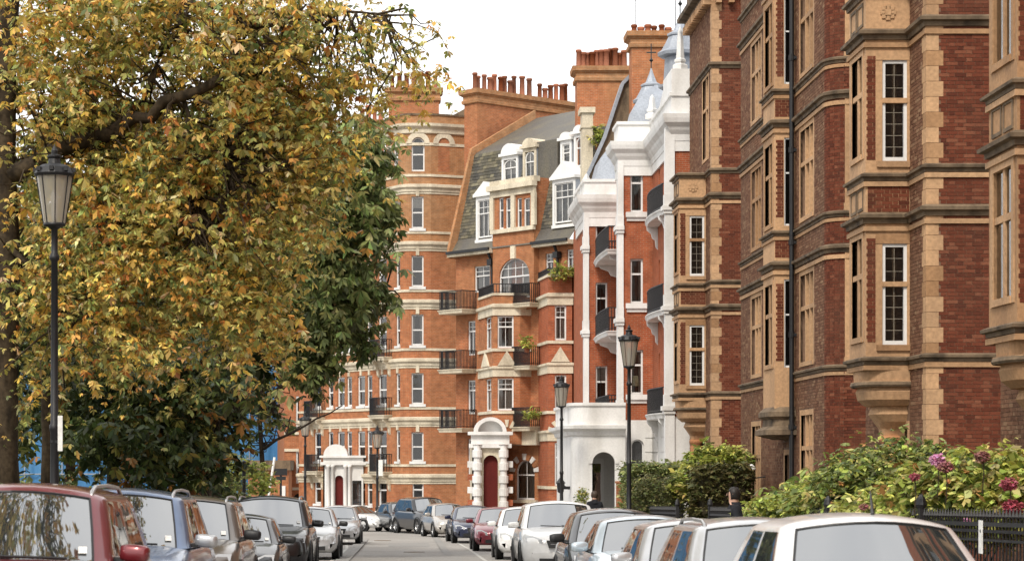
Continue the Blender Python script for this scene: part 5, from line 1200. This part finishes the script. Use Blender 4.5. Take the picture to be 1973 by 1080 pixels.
# right-hand gardens
shrub('rounded_shrub', 'clipped rounded grey-green bush at the foot of the tall right lamp post', [(1262, 957, 63, 46, 36, .9, 2600)], dict(size=.085, cols=[(.16, .17, .06), (.22, .21, .09), (.10, .12, .04)], weights=[10, 8, 8], leaflets=4, droop=0, width=.55), hollow=.9)
hedge('dark green hedge block behind the clipped rounded bush', PX(1205, 68), PX(1300, 68), 66.5, 69, PZ(902, 67.5)-gz(67.5), GRN+[(.15, .17, .05)], [16, 20, 14, 10, 10, 6], 3200, .13)
hedge('olive hedge beside the narrow oriel block', PX(1335, 62), PX(1432, 62), 60.8, 62.6, PZ(905, 61.5)-gz(61.5), [(.13, .12, .045), (.17, .15, .06), (.08, .09, .03)], [16, 12, 10], 3200, .13)
shrub('leafy_shrub', 'bright yellow-green leafy shrub rising above the olive hedge', [(1385, 885, 64, 48, 24, .8, 800), (1345, 905, 64, 30, 26, .7, 400), (1325, 930, 62.5, 30, 30, .6, 420)], dict(size=.19, cols=LG, weights=[20, 26, 10, 4, 4, 0], leaflets=5, droop=.2, width=.4, up=.5))
shrub('hydrangea_shrub', 'long low green hydrangea bank spilling over behind the railing', [(1520, 985, 40, 70, 30, .9, 900), (1580, 965, 38.5, 60, 40, .9, 900), (1480, 995, 42, 40, 22, .8, 600)], dict(size=.14, cols=LG, weights=[24, 20, 16, 4, 8, 1], leaflets=4, droop=.2, width=.6))
shrub('hydrangea_shrub', 'tall dense green bush under the bulging oriel', [(1720, 935, 37.5, 120, 72, .9, 3800), (1640, 955, 37, 70, 50, .8, 1300), (1800, 930, 37.5, 70, 66, .8, 1300)], dict(size=.12, cols=LG+GRN, weights=[14, 8, 18, 3, 14, 1, 8, 8, 6, 6, 4], leaflets=4, droop=.2, width=.55))
h3 = shrub('hydrangea_shrub', 'leafy hydrangea with red and pink flower heads by the right edge', [(1850, 950, 30.5, 100, 62, .8, 3600), (1940, 950, 29.8, 80, 70, .8, 2800), (1760, 985, 31.5, 90, 36, .8, 1500), (1680, 985, 32.5, 60, 30, .7, 700), (1950, 905, 30, 60, 30, .6, 400)], dict(size=.125, cols=LG+[(.40, .36, .16)], weights=[22, 26, 12, 9, 6, 3, 4], leaflets=4, droop=.25, width=.62))
def bloom(px, py, Y, r, cols, lab=None):
    c = np.array(pt(px, py, Y)); d = rng.normal(size=(150, 3)); d /= np.linalg.norm(d, axis=1)[:, None]
    o = leaf_object('flower_head', h3, c+d*np.array([r, r, r*.8]), r*.5, cols, [1]*len(cols), leaflets=4, spread=2.2, droop=0, mat_='petal', jitter=.15, width=.8)
    mb = MB(); mb.tube([c+np.array((0, 0, -.5)), c+np.array((.02, 0, -.2)), c], .008, 5); mb.build('stem', 'bark', o)
PINK = [(.62, .27, .46), (.70, .38, .54)]; RED = [(.40, .09, .12), (.48, .15, .17)]; DUSK = [(.40, .15, .16), (.34, .18, .14)]
for a in [(1806, 884, 30.0, .085, PINK), (1893, 878, 30.2, .08, DUSK), (1762, 917, 30.4, .055, RED), (1822, 898, 29.8, .08, DUSK), (1945, 930, 29.0, .085, RED), (1952, 975, 28.8, .1, RED), (1862, 1002, 28.9, .045, PINK), (1664, 975, 31.6, .05, DUSK)]: bloom(a[0], a[1], a[2]-1.2, a[3]*1.0, a[4])
# plants on balconies
for (px, py, Y, rx, ry, n, lab) in [(1015, 660, 104.6, 12, 14, 60, 'bright green spiky plant on the iron balcony of the gabled house'), (1085, 522, 102.8, 30, 8, 160, 'row of balcony plants on the right bay of the gabled house'), (1030, 798, 104.5, 20, 6, 90, 'trailing plants on the lower balcony of the gabled house'), (1152, 262, 100.0, 10, 22, 90, 'yellow-green plant growing on the roof beside the pier')]:
    rt = thing('balcony_plant', pt(px, py+ry, Y), lab, 'plant'); leaf_object('foliage', rt, blobs([(px, py, Y, rx, ry, .3, n)], .3), .22, LG, [20, 26, 10, 4, 8, 0], leaflets=5, droop=.2, width=.3, up=.5)
    mb = MB(); c = pt(px, py+ry, Y); mb.lathe(c[0], c[1], [(.10, c[2]-.12), (.14, c[2]+.12), (.11, c[2]+.12), (.1, c[2]+.02)], 10); mb.build('pot', 'pot', rt)
# fallen leaves on the road edge
mb = MB(); q = np.stack([rng.choice([-1, 1], 700)*(4.45-np.abs(rng.normal(0, .35, 700))), rng.uniform(12, 90, 700), np.zeros(700)], 1); q[:, 2] = [gz(y)+.012 for y in q[:, 1]]
o = leaf_object('fallen_leaves', None, q, .12, YEL, [20, 20, 20, 14, 10, 8, 4, 3], leaflets=1, droop=0, width=.5); tag(o, 'scattered yellow leaves in the gutters', 'leaves', kind='stuff')
# ------------------------------------------------------------------ cars (front at local y = 0, facing -y)
KINDS = {   #      L     W     H    belt  base  top  rear_top rear_base  roofw  hood_front
    'hatch':  (4.00, 1.74, 1.47, .93, .95, 1.72, 3.45, 3.92, .56, .70),
    'saloon': (4.60, 1.80, 1.44, .92, 1.25, 2.05, 3.35, 4.15, .56, .66),
    'suv':    (4.55, 1.88, 1.72, 1.08, 1.15, 1.85, 3.95, 4.48, .60, .86),
    'estate': (4.65, 1.80, 1.50, .94, 1.20, 2.00, 4.15, 4.58, .57, .70),
    'coupe':  (4.30, 1.80, 1.30, .86, 1.35, 2.10, 2.75, 3.75, .54, .62)}
def car(kind, color, x, y, label, yaw=0, rails=False, cloud=None, permit=True, antenna=False, dark_mirror=False, hs=1.0, mcol=None):
    L, Wd, H, belt, yb, yt, yrt, yrb, rw, hf = KINDS[kind]; hw = Wd/2
    pm = 'paint_'+color
    pitch = math.atan((gz(y+L)-gz(y))/L)
    root = thing('parked_car', (x, y, gz(y)+.004), label, 'car', 'cars parked along the kerb', yaw, True); root.rotation_euler = (pitch, 0, yaw); root.scale = (1, 1, hs)
    key = (kind, color)
    def body():
        mb = MB()
        stn = [(0.0, .34, hf-.16, .74), (.03, .26, hf-.06, .84), (.12, .22, hf, .92), (.30, .20, hf+.06, .97), (.6, .2, hf+(belt-hf)*.55, .99), (yb-.05, .2, belt-.01, 1.0), (yb+.5, .2, belt, 1.0), (L*.55, .2, belt+.01, 1.0), (L*.78, .2, belt+.02, 1.0), (yrb-.1 if yrb < L-.3 else L-.22, .22, belt+.01, .98), (L-.10, .25, belt-.07, .93), (L-.02, .30, belt-.2, .86), (L, .38, belt-.32, .78)]
        prof = lambda s, zt, w: [(0, s), (w*.84, s), (w*.97, s+.12), (w, (s+zt)*.5), (w*.995, zt-.22), (w*.965, zt-.10), (w*.90, zt-.025), (w*.70, zt+.012), (w*.35, zt+.03), (0, zt+.035)]
        vs = []; k = 19
        for (yy, s, zt, wf) in stn:
            h_ = prof(s, zt, hw*wf); bow = lambda xx: .16*(xx/hw)**2*max(0, 1-yy/.9)+(.0 if yy < L*.7 else -.12*(xx/hw)**2*max(0, (yy-L+.5)/.5))
            ring = [(px_, yy+bow(px_), pz_) for px_, pz_ in h_]+[(-px_, yy+bow(px_), pz_) for px_, pz_ in h_[-2:0:-1]]
            vs += ring; kk = len(ring)
        n = len(stn); fs = [(i*kk+j, i*kk+(j+1) % kk, (i+1)*kk+(j+1) % kk, (i+1)*kk+j) for i in range(n-1) for j in range(kk)]
        fs += [tuple(range(kk-1, -1, -1)), tuple((n-1)*kk+j for j in range(kk))]
        return mb.add(vs, fs).mesh('body', pm, True)
    bo = place('body', cached(('body',)+key, body), root)
    # cabin: horizontal rings; faces are sorted into pillars, windscreen, side and rear glass
    rwf = rw*Wd
    def rings():
        lev = [(0, 0), (.10, .10), (.45, .45), (.78, .79), (.89, .915), (.94, .985), (.97, 1.06), (.99, 1.19)]
        out = []
        for (tz, tp) in lev:
            z = belt-.02+(H-belt+.02)*tz; f = min(tp, 1.0); ex = max(0, tp-1)
            yf = yb+(yt-yb)*(f**.93)+ex*.9; yr = yrb+(yrt-yrb)*(f**1.15)-ex*1.2; w = hw*.93+(rwf*.645-hw*.93)*(f**1.15)-ex*.62
            bow = .22*(1-.3*f)
            half = [(s*w*.90, yf+bow*(s*.92)**2) for s in (0, .25, .5, .75, .94)]
            ya = yf+bow+.10; yz = yr-.12
            half += [(w*.965, yf+bow*.93+.02), (w, ya+.04)]+[(w*(1-.04*abs(t-.4)), ya+(yz-ya)*t) for t in (.10, .28, .44, .49, .65, .86)]+[(w*.97, yz), (w*.90, yr-.03), (w*.5, yr), (0, yr+.01)]
            crown = lambda a: .085*tz*(a/(hw*.75))**2
            half = [(a, b, z-crown(a)) for a, b in half]
            ring = [(a, b, c) for a, b, c in half]+[(-a, b, c) for a, b, c in half[-2:0:-1]]
            out.append(ring)
        return out, len(half)
    Rg, nh = rings(); k = len(Rg[0])
    def sel(test, side=0):
        mb = MB(); mp = {}
        for lv in range(len(Rg)-1):
            for j in range(k):
                jj = j if j < nh-1 else k-1-j          # mirrored face index
                if not test(lv, jj) or (side and (j < nh-1) != (side > 0)): continue
                f = []
                for (a, b) in ((lv, j), (lv, (j+1) % k), (lv+1, (j+1) % k), (lv+1, j)):
                    if (a, b) not in mp: mp[(a, b)] = len(mb.v); mb.v.append(Rg[a][b])
                    f.append(mp[(a, b)])
                mb.f.append(tuple(f))
        return mb
    isW = lambda lv, j: lv in (0, 1, 2, 3) and j < 4
    isS = lambda lv, j: lv in (1, 2, 3) and j in (6, 7, 8, 10, 11)
    isR = lambda lv, j: lv in (1, 2, 3) and j >= 14
    def cabin():
        mb = sel(lambda l, j: not (isW(l, j) or isS(l, j) or isR(l, j)))
        top = Rg[-1]; n0 = len(mb.v); mb.v += top
        prev = list(range(n0, n0+k)); cxm = (yt+yrt)/2
        for (sc, dz) in ((.84, .006), (.55, .012), (.2, .016)):
            st_ = len(mb.v); mb.v += [(p[0]*sc, cxm+(p[1]-cxm)*sc, p[2]+dz+.085*(p[0]/(hw*.75))**2*(1-sc*sc)) for p in top]; cur = list(range(st_, st_+k))
            mb.f += [(prev[i], prev[(i+1) % k], cur[(i+1) % k], cur[i]) for i in range(k)]; prev = cur
        mb.f.append(tuple(prev)); return mb.mesh('roof', pm, True)
    place('roof', cached(('roof',)+key, cabin), root)
    place('windscreen', cached(('ws', kind), lambda: sel(isW).mesh('windscreen', 'car_glass', True)), root)
    for sd in (1, -1):
        for gl in ((6, 7, 8), (10, 11)): place('side_window', cached(('s1', kind, sd, gl), lambda: sel(lambda l, j: isS(l, j) and j in gl, sd).mesh('side_window', 'car_glass', True)), root)
    place('rear_window', cached(('rw', kind), lambda: sel(isR).mesh('rear_window', 'car_glass', True)), root)
    # rubber seals round the windscreen, wipers
    def seal():
        mb = MB()
        for s_ in (1, -1): mb.tube([(s_*Rg[l][4][0], Rg[l][4][1]-.004, Rg[l][4][2]+.004) for l in range(5)], .010, 5)
        mb.tube([(Rg[4][j][0], Rg[4][j][1]-.003, Rg[4][j][2]+.004) for j in range(0, 5)], .008, 5); mb.tube([(-Rg[4][j][0], Rg[4][j][1]-.003, Rg[4][j][2]+.004) for j in range(0, 5)], .008, 5)
        mb.tube([(.1, yb+.02, belt+.03), (-.45, yb+.02, belt+.05)], .012, 4); mb.tube([(.55, yb+.06, belt+.03), (.02, yb+.0, belt+.05)], .012, 4)
        return mb.mesh('trim', 'black_plastic')
    place('trim', cached(('seal', kind), seal), root)
    wr = .32 if kind != 'suv' else .37
    def tyre(): return MB().lathe(0, 0, [(wr*.62, -.1), (wr*.93, -.105), (wr, -.07), (wr, .07), (wr*.93, .105), (wr*.62, .1)], 22, False).mesh('tyre', 'tyre', True)
    def rim():
        mb = MB(); mb.lathe(0, 0, [(wr*.64, .085), (wr*.60, .09), (wr*.55, .055)], 20, False); mb.lathe(0, 0, [(.05, .07), (.03, .085)], 10)
        for i in range(5):
            a = i*2*math.pi/5; c, s_ = math.cos(a), math.sin(a); mb.add([(c*.04-s_*.03, s_*.04+c*.03, .08), (c*.04+s_*.03, s_*.04-c*.03, .08), (c*wr*.6+s_*.035, s_*wr*.6-c*.035, .07), (c*wr*.6-s_*.035, s_*wr*.6+c*.035, .07)], [(0, 1, 2, 3)])
        return mb.mesh('rim', 'alloy')
    def arch(): return MB().lathe(0, 0, [(.02, .0), (wr*1.14, .0), (wr*1.16, .03), (wr*1.02, .05), (wr*1.0, .01)], 22, False).mesh('wheel_arch', 'black_plastic')
    for yy in (.82, L-.78):
        for s_ in (1, -1):
            t_ = place('wheel', cached(('tyre', wr), tyre), root); t_.location = (s_*(hw-.10), yy, wr); t_.rotation_euler = (0, s_*math.pi/2, 0)
            place('rim', cached(('rim', wr), rim), t_)
            a_ = place('wheel_arch', cached(('arch', wr), arch), root); a_.location = (s_*(hw-.028), yy, wr+.01); a_.rotation_euler = (0, s_*math.pi/2, 0)
    # mirrors
    def mirror():
        mb = MB(); mb.lathe(0, 0, [(.02, -.13), (.075, -.12), (.098, -.06), (.10, .02), (.092, .1), (.05, .13), (.01, .135)], 12)
        sp_ = lambda q, r: math.copysign(abs(q/r)**.62*r, q)
        mb.v = [(v[2]*.92, sp_(v[1], .1)*.62, sp_(v[0], .1)*.74) for v in mb.v]; return mb.mesh('mirror', 'black_plastic' if dark_mirror else 'paint_'+mcol if mcol else pm, True)
    for s_ in (1, -1):
        mr = place('mirror', cached(('mir', color, dark_mirror, mcol), mirror), root); mr.location = (s_*(hw*.95+.14), yb+.52, belt+.06); mr.rotation_euler = (0, s_*.08, -s_*.2)
        sm = MB(); sm.box(-.05*1, .05, -.02, .03, -.02, .02); q = place('mirror_stalk', cached('stalk', lambda: sm.mesh('mirror_stalk', 'black_plastic')), root); q.location = (s_*(hw*.95-.0), yb+.53, belt+.01)
    # front end
    yo = lambda xx: .16*(xx/hw)**2
    def lamp(s_):
        def f():
            mb = MB(); pts = [(hw*.50, hf-.14), (hw*.88, hf-.10), (hw*.90, hf+.03), (hw*.72, hf+.035), (hw*.52, hf-.04)]
            dy = {0: .0, 1: .10, 2: .22, 3: .16, 4: .02}
            vs = [(s_*a, yo(a)+dy[i]-.015, b) for i, (a, b) in enumerate(pts)]+[(s_*a, yo(a)+dy[i]+.08, b) for i, (a, b) in enumerate(pts)]
            mb.add(vs, [(0, 1, 2, 3, 4)]+[(i, (i+1) % 5, 5+(i+1) % 5, 5+i) for i in range(5)]); return mb.mesh('headlight', 'headlight_glass')
        return cached(('hl', kind, s_), f)
    for s_ in (1, -1): place('headlight', lamp(s_), root)
    def grille():
        mb = MB(); mb.add([(-hw*.42, -.0+.01, hf-.06), (hw*.42, .01, hf-.06), (hw*.36, -.01, hf-.24), (-hw*.36, -.01, hf-.24), (-hw*.42, .1, hf-.06), (hw*.42, .1, hf-.06), (hw*.36, .1, hf-.24), (-hw*.36, .1, hf-.24)], [(0, 1, 2, 3), (0, 1, 5, 4), (1, 2, 6, 5), (2, 3, 7, 6), (3, 0, 4, 7)])
        mb.box(-hw*.58, hw*.58, -.012+.0, .1, .27, .38); return mb.mesh('grille', 'black_plastic')
    g_ = place('grille', cached(('gr', kind), grille), root)
    MB().box(-.3, .3, -.005, .004, hf-.155, hf-.145).build('chrome_bar', 'alloy', g_)
    place('number_plate', cached('plate', lambda: MB().box(-.26, .26, -.03, -.013, .42, .53).mesh('number_plate', 'paper')), root)
    if permit:
        p = Rg[1]; e = MB(); f = lambda j, t, l: Vector(p[j]).lerp(Vector(Rg[l][j]), t)
        A, B_ = Vector(Rg[1][3]).lerp(Vector(Rg[2][3]), .1), Vector(Rg[1][4]).lerp(Vector(Rg[2][4]), .1); A2, B2 = Vector(Rg[1][3]).lerp(Vector(Rg[2][3]), .36), Vector(Rg[1][4]).lerp(Vector(Rg[2][4]), .36)
        o = Vector((0, -.012, .008)); s1, s2 = .25, .7
        e.poly(A.lerp(B_, s1)+o, A.lerp(B_, s2)+o, A2.lerp(B2, s2)+o, A2.lerp(B2, s1)+o); e.build('permit', 'paper', root)
    if rails:
        for s_ in (1, -1):
            rl = MB(); xx = s_*rwf*.56; z = H-.06; rl.tube([(xx, yt+.12, z-.07), (xx, yt+.20, z-.01), (xx, yt+.38, z+.03), (xx, (yt+yrt)/2, z+.045), (xx, yrt-.3, z+.03), (xx, yrt-.05, z-.05)], [.018, .02, .018, .018, .018, .02], 8); rl.build('roof_rail', 'alloy', root, True)
    if antenna: an = MB(); an.tube([(.05, yt+.22, H+.0), (.05, yt+.30, H+.17)], [.016, .005], 6); an.build('antenna', 'black_plastic', root)
    return root
# right kerb, near to far
rx = 3.45
car('hatch', 'white', 3.42, 14.2, 'white rounded hatchback with roof antenna, nearest on the right', antenna=True)
car('estate', 'silver', 3.44, 18.6, 'pale silver estate with one grey roof rail, second on the right', rails=True, hs=.94)
car('hatch', 'silver', 3.46, 23.6, 'plain silver hatchback third from the camera on the right', hs=.93)
car('saloon', 'lightblue', 3.46, 29.0, 'pale blue saloon fourth on the right with blue mirror', hs=.96)
car('hatch', 'charcoal', 3.45, 34.1, 'grey hatchback with dark mirror between pale blue saloon and white utility car', dark_mirror=True)
car('suv', 'white', 3.48, 47.5, 'tall white utility car standing above the right-hand row', hs=.94)
car('hatch', 'white', 3.42, 60.2, 'small white hatchback with dark grille at the open road edge')
car('saloon', 'crimson', 3.15, 71.0, 'dark red car behind the small white hatchback')
car('saloon', 'navy', 2.75, 83.0, 'dark navy car halfway round the bend', .05)
car('hatch', 'champagne', 2.2, 93.5, 'pale beige hatchback beside the dark navy car', .18)
car('suv', 'black', 1.72, 101.0, 'black tall car at the head of the bend', .35)
car('hatch', 'charcoal', .4, 105.6, 'dark grey car left of the black tall car at the bend', .3)
# left kerb, near to far
car('suv', 'red', -3.25, 16.2, 'dark red tall car with silver roof rails, nearest on the left', rails=True)
car('suv', 'blue', -3.22, 22.3, 'blue tall car with pale mirror behind the red one', rails=True, mcol='silver')
car('suv', 'bronze', -3.2, 29.3, 'bronze brown tall car with black mirror behind the blue car', dark_mirror=True, rails=True, hs=.97)
car('hatch', 'charcoal', -3.0, 36.8, 'low grey hatchback tucked before the black tall car', dark_mirror=True, hs=.93)
car('suv', 'black', -2.85, 43.8, 'black tall car with big bright windscreen on the left', rails=True)
car('hatch', 'silver', -2.7, 60.0, 'silver hatchback just beyond the black tall car', dark_mirror=True)
car('saloon', 'silver', -2.55, 80.5, 'silver saloon at the far end of the left row')
car('coupe', 'white', -.85, 108.2, 'low white sports car at the bend before the porch', .75, permit=False)

# ------------------------------------------------------------------ people on the right pavement
def person(x, y, h, yaw, label, hair, coat, lean=0.0):
    root = thing('person', (x, y, gz(y)+.12), label, 'person', None, yaw, True); s = h/1.75
    J = {'pel': (0, 0, .95), 'wst': (0, -.01, 1.08), 'chs': (0, -.02-lean*.5, 1.30), 'nek': (0, -.03-lean, 1.47), 'hd0': (0, -.045-lean, 1.56), 'hd1': (0, -.055-lean, 1.66), 'hd2': (0, -.05-lean, 1.72)}
    Rr = {'pel': (.165, .12), 'wst': (.15, .11), 'chs': (.185, .125), 'nek': (.062, .062), 'hd0': (.075, .085), 'hd1': (.082, .098), 'hd2': (.06, .07)}
    E = [('pel', 'wst'), ('wst', 'chs'), ('chs', 'nek'), ('nek', 'hd0'), ('hd0', 'hd1'), ('hd1', 'hd2')]
    for q, sg in (('l', 1), ('r', -1)):
        st = sg*.16
        for nm, p, r in ((q+'sh', (sg*.19, -.02-lean*.7, 1.40), (.07, .07)), (q+'el', (sg*.25, .05*sg-lean*.5, 1.13), (.052, .052)), (q+'wr', (sg*.25, -.10+.05*sg-lean*.6, .90), (.035, .035)), (q+'hp', (sg*.09, 0, .90), (.10, .10)), (q+'kn', (sg*.10, -st*.7-.02, .50), (.065, .065)), (q+'an', (sg*.10, -st*1.1+.06, .09), (.042, .042)), (q+'to', (sg*.11, -st*1.1-.12, .04), (.038, .032))): J[nm] = p; Rr[nm] = r
        E += [('chs', q+'sh'), (q+'sh', q+'el'), (q+'el', q+'wr'), ('pel', q+'hp'), (q+'hp', q+'kn'), (q+'kn', q+'an'), (q+'an', q+'to')]
        for f in range(5):                                   # hand: four fingers and a thumb
            bx, by, bz = J[q+'wr']; o = (f-1.5)*.018
            if f < 4:
                a, b, c = q+'p%d' % f, q+'k%d' % f, q+'t%d' % f; ln = (.075, .085, .08, .062)[f]
                J[a] = (bx+sg*.005, by+o, bz-.085); J[b] = (bx-sg*.005, by+o*1.1-.01, bz-.085-ln*.55); J[c] = (bx-sg*.03, by+o*1.1-.015, bz-.085-ln)
                Rr[a] = (.012, .012); Rr[b] = (.009, .009); Rr[c] = (.007, .007); E += [(q+'wr', a), (a, b), (b, c)]
            else:
                a, b = q+'m0', q+'m1'; J[a] = (bx-sg*.01, by-.045, bz-.05); J[b] = (bx-sg*.025, by-.06, bz-.095); Rr[a] = (.012, .012); Rr[b] = (.009, .009); E += [(q+'wr', a), (a, b)]
    names = list(J); m = bpy.data.meshes.new('body'); m.from_pydata([tuple(c*s for c in J[n]) for n in names], [(names.index(a), names.index(b)) for a, b in E], [])
    for mm in ('skin', coat, 'trousers', 'black_plastic'): m.materials.append(M[mm])
    o = bpy.data.objects.new('body', m); link(o, root)
    sk = o.modifiers.new('skin', 'SKIN'); sk.use_smooth_shade = True
    for v, n in zip(m.skin_vertices[0].data, names): v.radius = (Rr[n][0]*s, Rr[n][1]*s); v.use_root = n == 'pel'
    sb = o.modifiers.new('sub', 'SUBSURF'); sb.levels = 2; sb.render_levels = 2
    dg = bpy.context.evaluated_depsgraph_get(); me = bpy.data.meshes.new_from_object(o.evaluated_get(dg)); o.modifiers.clear(); o.data = me
    me.materials.clear()
    for mm in ('skin', coat, 'trousers', 'black_plastic'): me.materials.append(M[mm])
    for p in me.polygons:
        c = p.center/s; p.use_smooth = True; arm = abs(c.x) > .2
        p.material_index = 0 if c.z > 1.475 or (arm and .7 < c.z < .885) else 1 if (c.z > .88 or arm) else 2 if c.z > .10 else 3
    hx, hy, hz_ = (J['hd1'][0]*s, J['hd1'][1]*s, J['hd1'][2]*s)
    hd = MB(); hd.lathe(hx, hy+.006, [(.0, hz_+.115*s), (.06*s, hz_+.105*s), (.098*s, hz_+.06*s), (.105*s, hz_+.01*s), (.102*s, hz_-.05*s), (.088*s, hz_-.085*s), (.07*s, hz_-.10*s)], 16)
    hd.v = [(v[0]+random.uniform(-.013, .013), (v[1] if v[1] > hy-.045*s else hy-.045*s-(hy-.045*s-v[1])*(.9 if v[2] > hz_+.045*s else .05))+random.uniform(-.006, .006)+.008, v[2]+random.uniform(-.005, .005)) for v in hd.v]
    hd.build('hair', hair, root, True)
    fc = MB()
    for sg in (1, -1): fc.lathe(hx+sg*.086*s, hy+.005, [(.012, hz_-.03*s), (.024, hz_-.005*s), (.02, hz_+.02*s), (.004, hz_+.03*s)], 8, True, .8)
    fc.add([(hx-.014, hy-.1*s, hz_-.035*s), (hx+.014, hy-.1*s, hz_-.035*s), (hx, hy-.125*s, hz_-.028*s), (hx, hy-.1*s, hz_+.02*s)], [(0, 1, 2), (0, 2, 3), (1, 3, 2)]); fc.build('ears_and_nose', 'skin', root, True)
    ey = MB()
    for sg in (1, -1): ey.box(hx+sg*.032*s-.011, hx+sg*.032*s+.011, hy-.1*s, hy-.085*s, hz_+.003, hz_+.014)
    ey.box(hx-.022, hx+.022, hy-.099*s, hy-.085*s, hz_-.068*s, hz_-.06*s); ey.build('eyes_and_mouth', 'hair_brown', root)
    cl = MB(); nx, ny, nz_ = J['nek']; cl.lathe(nx*s, ny*s, [(.13*s, nz_*s-.06), (.10*s, nz_*s-.01), (.086*s, nz_*s+.05), (.075*s, nz_*s+.045)], 14, False, 1.0); cl.build('collar', coat, root, True)
person(PX(1424, 35), 35, 1.68, R(255), 'person with short dark hair in a black coat walking by the garden railing', 'hair_dark', 'jacket_dark', .04)
person(PX(1146, 66), 66, 1.80, R(185), 'person in a dark jacket near the white arched porch', 'hair_brown', 'jacket_dark', .0)
mb = MB(); mb.lathe(PX(1122, 80), 80, [(.18, gz(80)+.12), (.24, gz(80)+.5), (.2, gz(80)+.5), (.18, gz(80)+.42)], 12); pr = thing('potted_shrub', (PX(1122, 80), 80, gz(80)+.12), 'small clipped shrub in a pot beside the white porch', 'plant')
mb.build('pot', 'pot', pr, True); leaf_object('foliage', pr, blobs([(1122, 958, 80, 8, 18, .2, 300)], .6), .09, LG, [10, 10, 14, 12, 10, 2], leaflets=4, droop=0, width=.5)
